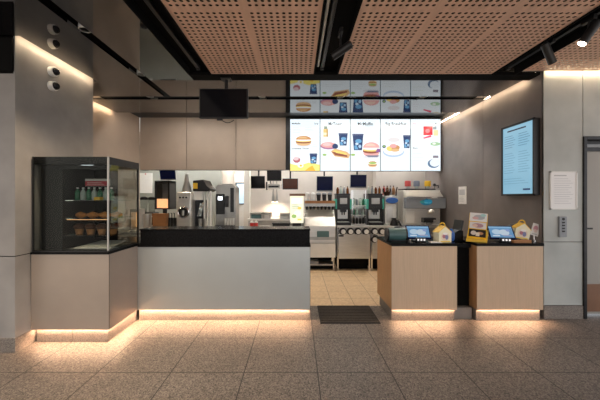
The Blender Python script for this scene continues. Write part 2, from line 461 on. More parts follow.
# cove light strips behind the ceiling edge along the walls
def strip(name, label, a, m='led_cove', group=None):
    o = bx(*a).build(name, m); return tag(o, label, 'light strip', group)
strip('cove_light_strip', 'warm light strip in the ceiling edge along the right wall', (2.902, 2.912, 3.66, 6.1, CZ+.018, CZ+.024))
strip('cove_light_strip', 'warm light strip at the ceiling edge above the grey pillar with round fittings', (-2.597, -2.587, 2.83, 3.88, CZ+.018, CZ+.024))
strip('cove_light_strip', 'dim light strip at the ceiling edge above the beige side wall behind the glass display case', (-3.197, -3.187, 3.95, 5.28, CZ+.018, CZ+.024))
strip('cove_light_strip', 'light strip at the ceiling edge above the pale wall with the door', (2.98, 5.0, 3.566, 3.576, CZ+.008, CZ+.014))

# downlights in the dark slots of the gloss ceiling
def downlight(x, y, label, energy):
    t = thing('downlight', label, 'ceiling light', (x, y, CZ+.02), 0, 'downlights in the slots of the gloss ceiling')
    c = MB(); c.lathe((0, 0, 0), [(.04, 0), (.052, 0), (.052, .012), (.045, .1), (.04, .1), (.04, 0)], 20); c.build('trim_ring', 'white_plastic', t, world=False)
    c = MB(); c.lathe((0, 0, 0), [(.039, .004), (.039, .01)], 20); c.build('lens', 'lamp_warm', t, world=False)
    l = bpy.data.lights.new('downlight beam', 'SPOT'); l.energy = energy; l.color = (1, .78, .55); l.spot_size = 1.7; l.spot_blend = .7; l.shadow_soft_size = .04
    lo = bpy.data.objects.new('downlight_beam', l); COL.objects.link(lo); lo.location = (x, y, CZ+.01); lo['kind'] = 'helper'
for px, lab in ((150, 'ceiling downlight in the dark slot, leftmost above the pass counter'), (262, 'ceiling downlight in the dark slot just right of the hanging monitor'),
                (341, 'ceiling downlight in the dark slot in front of the second menu screen'), (424, 'ceiling downlight in the dark slot in front of the fifth menu screen')):
    downlight(X(px, 4.53), 4.53, lab, 45)
downlight(-1.93, 2.73, 'ceiling downlight in the slot beside the pillar, nearer the camera', 150)
downlight(-1.93, 3.72, 'ceiling downlight in the slot above the glass display case, further back', 60)
downlight(-1.93, 1.5, 'ceiling downlight in the slot out in front of the pillar', 200)

# lighting tracks and track heads
def track(name, x, y0, y1, label):
    t = thing(name, label, 'lighting track', (x, (y0+y1)/2, CZ+.03), 0, 'lighting tracks in the ceiling troughs')
    bx(x-.018, x+.018, y0, y1, CZ+.03, CZ+.07).build('rail', 'black_plastic', t, bevel=.003)
    bx(x-.02, x+.02, y1-.04, y1, CZ+.02, CZ+.07).build('end_cap', 'dark_metal', t, bevel=.003)
    return t
track('lighting_track', .30, -1, 3.6, 'black lighting track in the ceiling trough between the middle perforated panels')
track('lighting_track', 2.52, -1, 3.6, 'black lighting track in the ceiling trough at the right')
track('lighting_track', -1.18, -1, 3.6, 'black lighting track in the trough at the left edge of the perforated ceiling')
c = MB(); c.box(.235, .255, -1, 3.5, CZ+.02, CZ+.07)
tag(c.build('cable_tray', 'steel_dark'), 'slim grey metal tray running beside the track in the middle ceiling trough', 'tray')

def head(x, y, z, dirv, label, lit, length=.15, r=.036):
    t = thing('track_spotlight', label, 'spotlight', (x, y, CZ+.03), 0, 'track spotlights')
    d = Vector(dirv).normalized(); p = Vector((x, y, z))
    c = MB(); c.box(x-.016, x+.016, y-.06, y+.06, CZ-.01, CZ+.032); c.build('adapter', 'black_plastic', t, bevel=.003)
    c = MB(); c.cyl((x, y, CZ), p, .009); c.ball(p, .016); c.build('stem', 'black_plastic', t)
    a = p - d*length*.55; b = p + d*length*.45
    c = MB(); c.cyl(a, b, r, r, 24); c.cyl(a-d*.012, a, r*.75, r*.95, 24); c.torus(b, r, .002, 'z') if abs(d.z) > .99 else None
    c.build('lamp_body', 'black_plastic', t)
    c = MB(); c.cyl(b, b+d*.004, r*.86, r*.86, 24); c.build('lens', 'lamp_warm' if lit else 'dark_glass', t)
    return b+d*.02, d
head(.40, 2.76, 2.80, (-.75, .25, -.42), 'black track spotlight hanging from the middle ceiling trough', False, .19)
head(2.47, 2.94, 2.855, (.5, .15, -.8), 'black track spotlight with an unlit lens at the right ceiling trough', False, .2)
b, dd = head(2.49, 2.56, 2.85, (-.45, .2, -.8), 'black track spotlight with a glowing lens, nearest the right edge', True, .19)
l = bpy.data.lights.new('track beam', 'SPOT'); l.energy = 40; l.color = (1, .88, .72); l.spot_size = 1.0; l.spot_blend = .6; l.shadow_soft_size = .03
lo = bpy.data.objects.new('track_beam', l); COL.objects.link(lo); lo.location = b; lo.rotation_euler = dd.to_track_quat('-Z', 'Y').to_euler(); lo['kind'] = 'helper'

# hanging monitor in front of the gloss ceiling
Y0 = 3.74
t = thing('hanging_monitor', 'switched-off black monitor hanging on a pole below the gloss ceiling', 'monitor', (-.91, Y0, 2.44))
bx(-1.215, -.61, Y0-.02, Y0+.03, 2.44, 2.81).build('casing', 'black_plastic', t, bevel=.006)
bx(-1.20, -.625, Y0-.024, Y0-.019, 2.455, 2.797).build('screen', 'dark_glass', t)
c = MB(); c.cyl((-.89, Y0+.05, 2.65), (-.89, Y0+.05, CZ-.02), .022); c.box(-.95, -.83, Y0+.03, Y0+.06, 2.56, 2.68); c.build('pole', 'black_plastic', t)
bx(-.95, -.83, Y0-.01, Y0+.1, CZ-.024, CZ-.006).build('ceiling_plate', 'black_plastic', t, bevel=.003)
c = MB(); c.tube([(-.95+.16*k/8, Y0+.03, 2.43-.035*math.sin(PI*k/8)) for k in range(9)], .005); c.build('cable', 'black_plastic', t)
bx(-1.0, -.93, Y0, Y0+.03, 2.42, 2.44).build('sensor', 'black_plastic', t, bevel=.003)

# ------------------------------------------------------------------ wall fittings on the left pillar
for d_, z_, lab in ((3.23, 2.81, 'white round wall fitting with black lens, upper of the pair on the pillar'), (3.23, 2.655, 'white round wall fitting with black lens, lower of the pair on the pillar')):
    t = thing('wall_camera', lab, 'security camera', (-2.65, d_, z_), 0, 'round fittings on the pillar')
    c = MB(); c.cyl((0, 0, 0), (.05, 0, 0), .052, .05, 24); c.build('housing', 'white_plastic', t, world=False, bevel=.004)
    c = MB(); c.ball((.05, 0, 0), .04, .04, .04); c.build('lens_dome', 'dark_glass', t, world=False)

# paper notice, intercom on the right front wall
t = thing('framed_notice', 'white printed notice in a pale frame on the wall beside the door', 'notice', (3.21, 3.61, 1.32))
c = MB(); x0, x1, z0, z1 = X(550, 3.6), X(577, 3.6), Z(209.5, 3.6), Z(171.5, 3.6)
for a in ((x0, x1, z0, z0+.014), (x0, x1, z1-.014, z1), (x0, x0+.014, z0, z1), (x1-.014, x1, z0, z1)): c.box(a[0], a[1], 3.592, 3.61, a[2], a[3])
c.build('frame', 'white_plastic', t)
cv = Canvas((x0+.012, 3.6, z0+.012), (1, 0, 0), (0, 0, 1)); W, H = x1-x0-.024, z1-z0-.024
cv.rect(0, 0, W, H, (.86, .86, .85)); cv.rect(W*.12, H*.9, W*.5, .012, (.45, .45, .46)); cv.lines(W*.12, H*.82, W*.76, 12, H*.062, .006, (.62, .62, .63))
cv.build('sheet', 'print_col', t)
t = thing('intercom', 'grey intercom panel with buttons on the wall under the framed notice', 'intercom', (3.19, 3.61, 1.0))
x0, x1, z0, z1 = X(558.5, 3.6), X(566, 3.6), Z(237, 3.6), Z(216.5, 3.6)
bx(x0, x1, 3.585, 3.61, z0, z1).build('casing', 'grey_plastic', t, bevel=.004)
c = MB(); c.cyl(((x0+x1)/2, 3.586, z1-.03), ((x0+x1)/2, 3.58, z1-.03), .016); c.build('speaker', 'dark_metal', t)
for k in range(4): bx(x0+.03, x1-.03, 3.579, 3.586, z1-.08-k*.035, z1-.062-k*.035).build('button', 'dark_metal', t)

# small card on the right wall
t = thing('wall_notice', 'small white card fixed to the taupe right wall', 'notice', (2.97, 5.37, 1.35))
y0, y1, z0, z1 = 5.25, 5.50, Z(204, 5.37), Z(186.5, 5.37)
bx(2.96, 2.97, y0, y1, z0, z1).build('card', 'paper', t)
cv = Canvas((2.959, y1, z0), (0, -1, 0), (0, 0, 1)); cv.rect(.03, .16, .18, .1, (.5, .5, .52)); cv.lines(.03, .12, .18, 4, .025, .006, (.5, .5, .5))
cv.build('print', 'print_col', t)

# lit screen on the right wall
t = thing('wall_screen', 'lit pale blue order list screen in a black frame on the right wall', 'screen', (2.97, 3.95, 1.48))
bx(2.90, 2.97, 3.66, 4.24, 1.485, 2.43).build('casing', 'black_plastic', t, bevel=.004)
c = MB()
for a in ((3.655, 4.245, 1.48, 1.505), (3.655, 4.245, 2.41, 2.435), (3.655, 3.68, 1.48, 2.435), (4.22, 4.245, 1.48, 2.435)): c.box(2.888, 2.905, *a)
c.build('bezel', 'black_plastic', t)
cv = Canvas((2.899, 4.22, 1.505), (0, -1, 0), (0, 0, 1)); W, H = .54, .905; B = (.30, .58, .78)
cv.rect(0, 0, W, H, (.34, .66, .86)); cv.rect(W*.16, H*.93, W*.62, .02, (.03, .05, .09))
for q, (cx_, w_) in enumerate(((.06, .38), (.56, .36))):
    cv.lines(W*cx_, H*.86, W*w_, 6, H*.034, .008, (.16, .34, .5)); cv.lines(W*cx_, H*.60, W*w_, 9, H*.036, .007, (.2, .42, .6))
cv.lines(W*.06, H*.22, W*.82, 3, H*.035, .006, (.2, .42, .6)); cv.rect(W*.72, H*.05, W*.22, .022, (.03, .06, .16))
cv.build('picture', 'tablet', t)

# ------------------------------------------------------------------ menu screens
mw = .6155; x00 = -.145; ZB = 1.997; MH = 1.067; YM = 6.12
DK = (.05, .055, .06); GR = (.55, .56, .58); NV = (.03, .06, .16); CY = (.15, .38, .62); BUN = (.62, .30, .12); BUN2 = (.78, .5, .25)
MEAT = (.32, .10, .06); RED = (.75, .04, .06); YE = (.9, .62, .05); CHE = (.95, .7, .2); PK = (.82, .42, .40); LET = (.35, .55, .15); EGG = (.95, .92, .85)
def cup(cv, x, y, w, h):
    cv.poly([(x+w*.12, y), (x+w*.88, y), (x+w, y+h), (x, y+h)], NV)
    cv.poly([(x+w*.2, y+h*.05), (x+w*.55, y+h*.05), (x+w*.35, y+h*.35), (x+w*.15, y+h*.3)], CY)
    cv.ell(x+w*.55, y+h*.6, w*.3, h*.14, CY); cv.ell(x+w*.4, y+h*.42, w*.16, h*.08, (.6, .75, .9)); cv.ell(x+w*.68, y+h*.25, w*.14, h*.12, (.4, .6, .8))
    cv.poly([(x-w*.05, y+h), (x+w*1.05, y+h), (x+w, y+h*1.09), (x, y+h*1.09)], (.10, .12, .22))
def burger(cv, cx, cy, rx, ry, pink=False):
    cv.ell(cx, cy-ry*.95, rx*.98, ry*.2, (.75, .76, .8))
    cv.ell(cx, cy-ry*.45, rx*.92, ry*.5, PK if pink else BUN2); cv.ell(cx, cy-ry*.2, rx, ry*.3, MEAT); cv.ell(cx, cy-ry*.02, rx*.98, ry*.22, CHE)
    cv.ell(cx, cy+ry*.1, rx*.9, ry*.16, EGG); cv.ell(cx, cy+ry*.25, rx*.95, ry*.7, PK if pink else BUN, 0, PI); cv.ell(cx-rx*.1, cy+ry*.45, rx*.6, ry*.36, (.88, .6, .5) if pink else BUN2, 0, PI)
labs = ('lit menu screen showing a sandwich above a yellow breakfast band, leftmost beside the beige panels',
        'lit menu screen with a juice bottle and a long filled roll',
        'lit menu screen with a dark cup and a large pink burger',
        'lit menu screen with a breakfast plate',
        'lit menu screen with a red carton at the top, against the right wall')
for i in range(5):
    x0 = x00+i*mw
    t = thing('menu_screen', labs[i], 'menu screen', (x0+mw/2, YM+.06, ZB), 0, 'lit menu screens over the kitchen opening')
    bx(x0+.002, x0+mw-.002, YM+.004, YM+.08, ZB, ZB+MH).build('casing', 'black_plastic', t)
    cv = Canvas((x0+.006, YM, ZB+.006), (1, 0, 0), (0, 0, 1)); W, H = mw-.012, MH-.012
    cv.rect(0, 0, W, H, (.80, .90, .95)); cv.rect(W*.03, H*.03, W*.94, H*.82, (.86, .92, .95))
    if i == 0:
        cv.text('McMuffin', W*.06, H*.90, .034, DK); cv.text('$ kJ', W*.82, H*.90, .034, DK, w=.075)
        cv.lines(W*.08, H*.83, W*.3, 4, H*.03, .006, GR); cv.lines(W*.5, H*.83, W*.3, 3, H*.03, .006, GR)
        burger(cv, W*.45, H*.58, W*.27, H*.10)
        cv.lines(W*.75, H*.5, W*.18, 2, H*.03, .006, GR); cv.text('Limited Time', W*.06, H*.42, .026, DK, w=.34)
        cv.poly([(0, 0), (W, 0), (W, H*.12), (W*.62, H*.16), (W*.3, H*.1), (0, H*.14)], (.93, .80, .22)); cv.poly([(W*.5, 0), (W*.85, 0), (W*.75, H*.1), (W*.62, H*.06)], (.95, .52, .05))
        cup(cv, W*.66, H*.14, W*.25, H*.18); cv.ell(W*.22, H*.21, W*.12, H*.055, (.5, .16, .18)); cv.ell(W*.2, H*.235, W*.09, H*.035, (.8, .6, .62))
        cv.ell(W*.35, H*.1, W*.1, H*.04, EGG); cv.ell(W*.36, H*.1, W*.04, H*.02, YE)
    if i == 1:
        cv.text('McToast', W*.5, H*.88, .064, DK, True, .27); cv.text('make it a meal', W*.5, H*.845, .02, GR, True)
        cv.rect(W*.10, H*.66, W*.16, H*.15, (.85, .58, .22)); cv.rect(W*.12, H*.81, W*.12, H*.055, (.10, .18, .12)); cv.rect(W*.105, H*.69, W*.15, H*.05, (.9, .84, .6)); cv.rect(W*.21, H*.66, W*.05, H*.15, (.55, .36, .14))
        cup(cv, W*.62, H*.49, W*.3, H*.22)
        cv.ell(W*.3, H*.48, W*.3, H*.065, (.45, .2, .35)); cv.ell(W*.27, H*.5, W*.25, H*.055, PK); cv.ell(W*.22, H*.51, W*.14, H*.03, (.9, .6, .58)); cv.ell(W*.5, H*.475, W*.1, H*.05, NV)
        cv.poly([(W*.35, H*.38), (W*.48, H*.28), (W*.95, H*.24), (W*1.0, H*.31), (W*.9, H*.37), (W*.5, H*.43)], BUN2)
        cv.poly([(W*.38, H*.37), (W*.5, H*.3), (W*.92, H*.265), (W*.9, H*.3), (W*.5, H*.36)], MEAT); cv.poly([(W*.42, H*.385), (W*.55, H*.345), (W*.9, H*.31), (W*.84, H*.35), (W*.5, H*.4)], CHE)
        cv.ell(W*.14, H*.31, W*.07, H*.02, LET); cv.lines(W*.06, H*.18, W*.8, 4, H*.035, .006, (.7, .71, .72))
    if i == 2:
        cv.text('McMuffin', W*.5, H*.88, .064, DK, True, .31); cv.text('make it a meal', W*.5, H*.845, .02, GR, True)
        cup(cv, W*.07, H*.40, W*.36, H*.29); burger(cv, W*.70, H*.41, W*.29, H*.15, True)
        cv.poly([(W*.84, H*.36), (W, H*.36), (W, H*.42), (W*.9, H*.43)], (.28, .12, .32)); cv.poly([(W*.5, H*.3), (W*.98, H*.3), (W*.9, H*.265), (W*.6, H*.265)], (.2, .22, .3))
        cv.ell(W*.08, H*.31, W*.08, H*.02, LET); cv.lines(W*.06, H*.22, W*.42, 4, H*.04, .006, (.7, .71, .72)); burger(cv, W*.74, H*.13, W*.15, H*.06); cv.ell(W*.74, H*.15, W*.12, H*.02, LET)
    if i == 3:
        cv.text('Big Breakfast', W*.52, H*.88, .064, DK, True, .43); cv.text('make it a meal', W*.5, H*.845, .02, GR, True)
        cup(cv, W*.76, H*.44, W*.24, H*.23)
        cv.ell(W*.43, H*.37, W*.36, H*.105, (.5, .62, .78)); cv.ell(W*.43, H*.395, W*.34, H*.095, (.9, .93, .96))
        cv.ell(W*.44, H*.6, W*.2, H*.045, (.78, .74, .74)); cv.ell(W*.33, H*.43, W*.14, H*.05, CHE); cv.ell(W*.5, H*.45, W*.14, H*.05, BUN); cv.ell(W*.42, H*.48, W*.12, H*.04, PK); cv.ell(W*.48, H*.4, W*.15, H*.03, BUN2)
        cv.ell(W*.11, H*.47, W*.06, H*.03, NV); cv.ell(W*.11, H*.475, W*.035, H*.018, LET); cv.lines(W*.06, H*.18, W*.5, 3, H*.05, .006, (.65, .66, .6))
    if i == 4:
        cv.text('Happy', W*.06, H*.90, .024, (.7, .1, .12)); cv.text('kJ', W*.82, H*.90, .034, DK)
        cv.lines(W*.06, H*.84, W*.2, 9, H*.045, .006, (.72, .6, .62))
        cv.rect(W*.42, H*.69, W*.31, H*.17, RED); cv.ell(W*.56, H*.77, W*.08, H*.04, (.9, .2, .25)); cv.poly([(W*.4, H*.64), (W*.66, H*.69), (W*.7, H*.655), (W*.44, H*.62)], (.8, .12, .2))
        cv.rect(W*.74, H*.8, W*.12, H*.06, (.35, .4, .42)); cv.rect(W*.76, H*.68, W*.16, H*.11, (.9, .75, .4)); cv.ell(W*.82, H*.52, W*.17, H*.035, (.4, .6, .35)); cv.ell(W*.78, H*.525, W*.06, H*.02, (.85, .88, .8))
        cv.text('Snacks', W*.06, H*.43, .026, DK); cv.lines(W*.06, H*.33, W*.4, 3, H*.07, .006, (.62, .68, .55))
        cv.rect(W*.74, H*.25, W*.18, H*.045, (.25, .22, .26)); cv.ell(W*.76, H*.14, W*.2, H*.085, (.12, .2, .32)); cv.ell(W*.8, H*.155, W*.17, H*.075, (.8, .86, .9))
    cv.build('picture', 'menu', t)
# ------------------------------------------------------------------ front counter and display counter
t = thing('service_counter', 'long silver-fronted service counter with black raised ledge in the centre', 'counter', (-.86, 3.85, 0))
bx(-1.865, .152, 3.51, 3.524, .14, .877).build('front_panel', 'silver', t)
c = MB(); c.box(.13, .155, 3.512, 4.2, .14, .877); c.build('end_panel', 'dark_metal', t)
bx(-1.86, .13, 3.575, 4.18, .16, .875).build('carcass', 'grey_plastic', t)
bx(-1.87, .16, 3.56, 4.2, 0, .145).build('plinth', 'terrazzo_base', t)
bx(-1.86, .13, 3.526, 3.546, .1425, .145).build('light_strip', 'led_warm', t)
bx(-1.864, .16, 3.5, 4.22, .877, .902).build('worktop', 'black_top', t, bevel=.003)
c = MB(); c.box(-1.83, .15, 3.505, 3.54, .902, 1.07); c.box(.12, .15, 3.54, 3.95, .902, 1.07); c.build('ledge_fascia', 'black_top', t)
bx(-1.84, .155, 3.498, 3.86, 1.07, 1.088).build('ledge_top', 'black_top', t, bevel=.003)

t = thing('display_counter', 'taupe metal counter under the glass display case beside the pillar', 'counter', (-2.26, 3.3, 0))
bx(-2.64, -1.868, 2.98, 2.994, .14, .89).build('front_panel', 'taupe', t)
bx(-1.88, -1.866, 2.994, 3.535, .14, .89).build('side_panel', 'taupe', t)
bx(-1.8675, -1.8655, 2.979, 2.983, .14, .89).build('corner_trim', 'dark_metal', t)
bx(-2.635, -1.93, 3.045, 4.18, .16, .885).build('carcass', 'grey_plastic', t)
c = MB(); c.box(-2.62, -2.262, 3.02, 3.06, 0, .145); c.box(-2.256, -1.905, 3.02, 3.06, 0, .145); c.box(-1.945, -1.905, 3.06, 3.56, 0, .145)
c.build('plinth', 'terrazzo_base', t)
c = MB(); c.box(-2.62, -1.885, 2.996, 3.016, .1425, .145); c.box(-1.902, -1.882, 3.016, 3.53, .1425, .145); c.build('light_strip', 'led_warm', t)
bx(-2.645, -1.868, 2.972, 4.2, .89, .912).build('worktop', 'black_top', t, bevel=.003)

# glass display case
t = thing('display_case', 'black framed glass display case on the taupe counter beside the pillar', 'display case', (-2.25, 3.27, .912))
x0, x1, y0, y1, z0, z1 = -2.635, -1.875, 2.985, 3.56, .912, 1.862
c = MB()
for x in (x0, x1-.014): c.box(x, x+.014, y1-.02, y1, z0, z1)
c.box(x0, x0+.012, y0, y0+.012, z0, z1); c.box(x0, x1, y0, y1, z0, z0+.012)
c.build('frame', 'black_plastic', t)
bx(x1-.014, x1, y0, y0+.014, z0, z1).build('corner_post', 'steel_dark', t)
c = MB(); c.box(x0, x1, y0+.02, y1-.02, z1-.075, z1); c.build('top_housing', 'dark_metal', t)
bx(x0+.012, x1-.014, y0+.003, y0+.009, z0+.012, z1).build('front_glass', 'glass_dark', t)
bx(x1-.009, x1-.003, y0+.014, y1-.02, z0+.012, z1).build('side_glass', 'glass_dark', t)
bx(x0+.01, -2.12, y1-.018, y1-.008, z0+.012, z1-.075).build('back_panel', 'black_matte', t)
bx(-2.12, x1-.01, y1-.016, y1-.010, z0+.012, z1-.075).build('rear_glass', 'glass', t)
c = MB(); iy = 3.05; ix = -2.42     # inner black fridge surround
c.box(ix, ix+.035, iy, y1-.03, z0+.012, z1-.08); c.box(ix, x1-.03, iy, iy+.03, z1-.115, z1-.08); c.box(x0+.02, ix, iy+.02, iy+.03, z0+.012, z1-.08)
c.build('inner_surround', 'black_plastic', t)
for z in (1.42, 1.235, 1.06): bx(ix+.04, x1-.03, 3.08, 3.5, z, z+.008).build('shelf', 'glass', t)
bx(ix+.2, ix+.32, 3.085, 3.095, 1.782, 1.787).build('light_bar', 'led_white', t)
bx(ix+.06, x1-.06, 3.075, 3.08, 1.226, 1.231).build('shelf_light', 'heat_glow', t)

def bottle(name, label, x, y, z, r, h, m, capm, group):
    t = thing(name, label, 'bottle', (x, y, z), 0, group)
    c = MB(); c.lathe((0, 0, 0), [(r*.9, 0), (r, .004), (r, h*.58), (r*.85, h*.68), (r*.38, h*.82), (r*.36, h*.92)], 16); c.build('body', m, t, world=False)
    c = MB(); c.lathe((0, 0, 0), [(r*.44, h*.9), (r*.44, h*.99), (r*.4, h)], 16); c.build('cap', capm, t, world=False)
    return t
g = 'bottles in the glass display case'
b0 = bottle('drink_bottle', 'row of small green drink bottles on the top shelf of the display case', -2.34, 3.2, 1.428, .026, .135, 'green_bottle', 'white_plastic', g)
b1 = bottle('drink_bottle', 'row of small pale drink bottles on the top shelf of the display case', -2.28, 3.2, 1.428, .026, .135, 'clear_bottle', 'white_plastic', g)
for k in range(2, 7):
    copy_thing(b0 if k % 2 == 0 else b1, (-2.34+.06*k, 3.2, 1.428))
b0['label'] = 'small green drink bottle on the top shelf of the display case'
b1['label'] = 'small pale drink bottle on the top shelf of the display case'
for o in bpy.data.objects:
    if o.get('group') == g and o.get('label', '').startswith('row of'):
        o['label'] = b0['label'] if 'green' in o['label'] else b1['label']
# price strip
t2 = thing('price_strip', 'red and white price strip above the bottles in the display case', 'sign', (-2.05, 3.09, 1.575))
cv = Canvas((-2.18, 3.088, 1.575), (1, 0, 0), (0, 0, 1)); cv.rect(0, 0, .25, .05, (.5, .03, .06)); cv.rect(0, .05, .25, .02, (.6, .6, .58)); cv.lines(.02, .03, .2, 2, .015, .004, (.8, .7, .7))
bx(-2.182, -1.928, 3.09, 3.096, 1.573, 1.647).build('board', 'white_plastic', t2); cv.build('print', 'print_col', t2)
c = MB(); c.box(-2.10, -2.04, 3.1, 3.16, 1.428, 1.46); 
tag(c.build('cake_box', 'yellow', bevel=.003), 'small yellow box on the top shelf of the display case', 'box')

def pastry(name, label, x, y, z, kind, group, s=1.):
    t = thing(name, label, 'pastry', (x, y, z), 0, group)
    if kind == 'roll':
        c = MB()
        for k in range(7):
            a = -1.1+2.2*k/6; c.ball((.055*s*math.sin(a), .02-.03*math.cos(a), .028*s), .02*s*(1.4-.9*abs(k-3)/3), .028*s, .028*s*(1.25-.7*abs(k-3)/3), 10)
        c.build('crust', 'pastry', t, world=False)
    else:
        c = MB(); c.lathe((0, 0, 0), [(.026*s, 0), (.036*s, .045*s)], 18); c.build('paper_case', 'brown_card', t, world=False)
        c = MB(); c.lathe((0, 0, 0), [(.036*s, .045*s), (.046*s, .055*s), (.042*s, .075*s), (.024*s, .09*s), (.004*s, .094*s)], 18); c.build('muffin_top', 'choc', t, world=False)
    return t
p0 = pastry('croissant', 'golden croissant on the middle shelf of the display case', -2.30, 3.2, 1.243, 'roll', 'pastries in the display case', 1.0)
for k in range(1, 4): copy_thing(p0, (-2.30+.125*k, 3.2, 1.243), .3*k)
p1 = pastry('muffin', 'chocolate muffin on the lowest shelf of the display case', -2.32, 3.2, 1.068, 'muffin', 'muffins in the display case', 1.2)
for k in range(1, 4): copy_thing(p1, (-2.32+.12*k, 3.2, 1.068))
c = MB(); c.prism([(-2.3, 3.1, .93), (-1.93, 3.1, .93), (-1.95, 3.42, .96), (-2.22, 3.42, .96)], (0, 0, .008))
tag(c.build('serving_paper', 'paper'), 'white tray paper on the floor of the display case', 'paper')
tag(bx(-2.33, -1.91, 3.08, 3.48, .924, .93).build('display_tray', 'steel_dark'), 'steel tray on the floor of the display case', 'tray')

# ------------------------------------------------------------------ ordering kiosks
def kiosk(x0, x1, lab):
    t = thing('order_kiosk', lab, 'counter', ((x0+x1)/2, 3.82, 0), 0, 'oak fronted order counters')
    bx(x0, x1, 3.51, 3.524, .14, .888).build('front_panel', 'oak', t)
    bx(x0, x0+.02, 3.524, 4.14, .14, .888).build('side_panel', 'oak_side', t); bx(x1-.02, x1, 3.524, 4.14, .14, .888).build('side_panel', 'oak_side', t)
    bx(x0+.02, x1-.02, 3.575, 4.13, .16, .886).build('carcass', 'dark_metal', t)
    c = MB(); xm = (x0+x1)/2-.13
    c.box(x0+.008, xm-.002, 3.545, 3.6, 0, .145); c.box(xm+.002, x1-.012, 3.545, 3.6, 0, .145); c.box(x0+.02, x1-.02, 3.6, 4.1, 0, .14); c.build('plinth', 'terrazzo_base', t)
    bx(x0+.02, x1-.02, 3.526, 3.546, .1425, .145).build('light_strip', 'led_warm', t)
    bx(x0-.006, x1+.006, 3.5, 4.15, .888, .92).build('worktop', 'black_top', t, bevel=.003)
kiosk(1.108, 1.872, 'oak-fronted order counter beside the kitchen entrance and black mat')
kiosk(2.108, 2.88, 'oak-fronted order counter in front of the right wall')
t = thing('linking_cabinet', 'narrow black recessed cabinet between the two oak order counters', 'cabinet', (1.99, 3.85, 0))
bx(1.882, 2.098, 3.66, 4.1, .14, .85).build('body', 'black_matte', t)
bx(1.882, 2.098, 3.6, 4.1, 0, .135).build('plinth', 'grey_base', t)
bx(1.88, 2.1, 3.62, 4.14, .85, .90).build('worktop', 'black_top', t, bevel=.003)

# black entrance mat
t = thing('floor_mat', 'dark ribbed mat on the floor between the service counter and the order counter', 'mat', (.61, 3.74, 0))
c = MB(); c.box(.27, .965, 3.46, 4.02, .0, .008); c.build('backing', 'rubber', t)
c = MB()
for k in range(11): c.box(.28, .955, 3.475+k*.05, 3.475+k*.05+.034, .008, .014)
o = c.build('ribs', 'mat_fibre', t)

# ---- things on the order counters
def pos(x, y, z, rz, lab):
    t = thing('order_tablet', lab, 'tablet', (x, y, z), rz, 'order tablets')
    c = MB(); c.box(-.07, .07, -.05, .06, 0, .012); c.build('base', 'black_plastic', t, world=False, bevel=.003)
    c = MB(); c.cyl((0, .02, .01), (0, .035, .1), .022, .018); c.build('stand', 'chrome', t, world=False)
    a = math.radians(52); R = Matrix.Rotation(-a, 3, 'X')
    R = Matrix.Rotation(math.radians(90-a)-PI/2, 3, 'X')
    u = Vector((1, 0, 0)); v = Vector((0, math.cos(a), math.sin(a))); n = u.cross(v)
    cc = Vector((0, .03, .105)); w, h = .285, .185
    RR = Matrix((u, v, n)).transposed()
    c = MB(); c.cbox(cc, w, h, .022, RR); c.build('casing', 'navy', t, world=False, bevel=.004)
    o = cc - u*(w/2-.014) - v*(h/2-.014) + n*.0115
    cv = Canvas(o, u, v); W, H = w-.028, h-.028
    cv.rect(0, 0, W, H, (.16, .36, .62)); cv.rect(0, H*.86, W, H*.14, (.3, .55, .8))
    cv.ell(W*.3, H*.5, W*.2, H*.24, (.55, .72, .88)); cv.ell(W*.62, H*.45, W*.22, H*.28, (.62, .74, .86)); cv.rect(W*.1, H*.1, W*.3, H*.1, (.75, .85, .95)); cv.rect(W*.55, H*.12, W*.35, H*.1, (.4, .42, .6)); cv.ell(W*.8, H*.65, W*.09, H*.12, (.3, .4, .7))
    cv.build('picture', 'tablet', t, world=False)
    c = MB(); c.box(-.05, .06, -.1, -.045, 0, .05); rd = c.build('card_reader', 'dark_metal', t, world=False, bevel=.006)
    for k in range(3):
        c = MB(); c.cyl((-.03+.035*k, -.1, .03), (-.03+.035*k, -.104, .03), .012); c.build('card_slot', 'chrome', rd, world=False)
    return t
pos(X(419, 3.68), 3.69, .92, -.14, 'dark order tablet with lit blue picture, between the teal bin and the yellow house carton')
pos(X(502.5, 3.66), 3.67, .92, -.2, 'dark order tablet with lit blue picture, right of the yellow card stand')

t = thing('round_bin', 'dark teal rounded container on the left end of the first order counter', 'container', (1.25, 3.72, .92))
c = MB(); c.cyl((1.115, 3.72, 1.0), (1.34, 3.72, 1.0), .08, .08, 28); c.build('body', 'teal_dark', t)
for xr in (1.33, 1.105): c = MB(); c.cyl((xr, 3.72, 1.0), (xr+.02, 3.72, 1.0), .083, .083, 28); c.build('rim', 'dark_metal', t)
bx(1.16, 1.34, 3.68, 3.76, .92, .93).build('foot', 'dark_metal', t)
t = thing('receipt_printer', 'black rounded receipt printer behind the teal container', 'printer', (1.40, 3.9, .92))
c = MB(); c.lathe((1.36, 3.92, .92), [(.1, 0), (.1, .1), (.085, .15), (.04, .17)], 20, sx=1, sy=.8); c.build('body', 'black_plastic', t)
c = MB(); c.tube([(1.36, 3.92, 1.085), (1.33, 3.92, 1.15), (1.30, 3.94, 1.17)], .012); c.build('paper_arm', 'black_plastic', t)

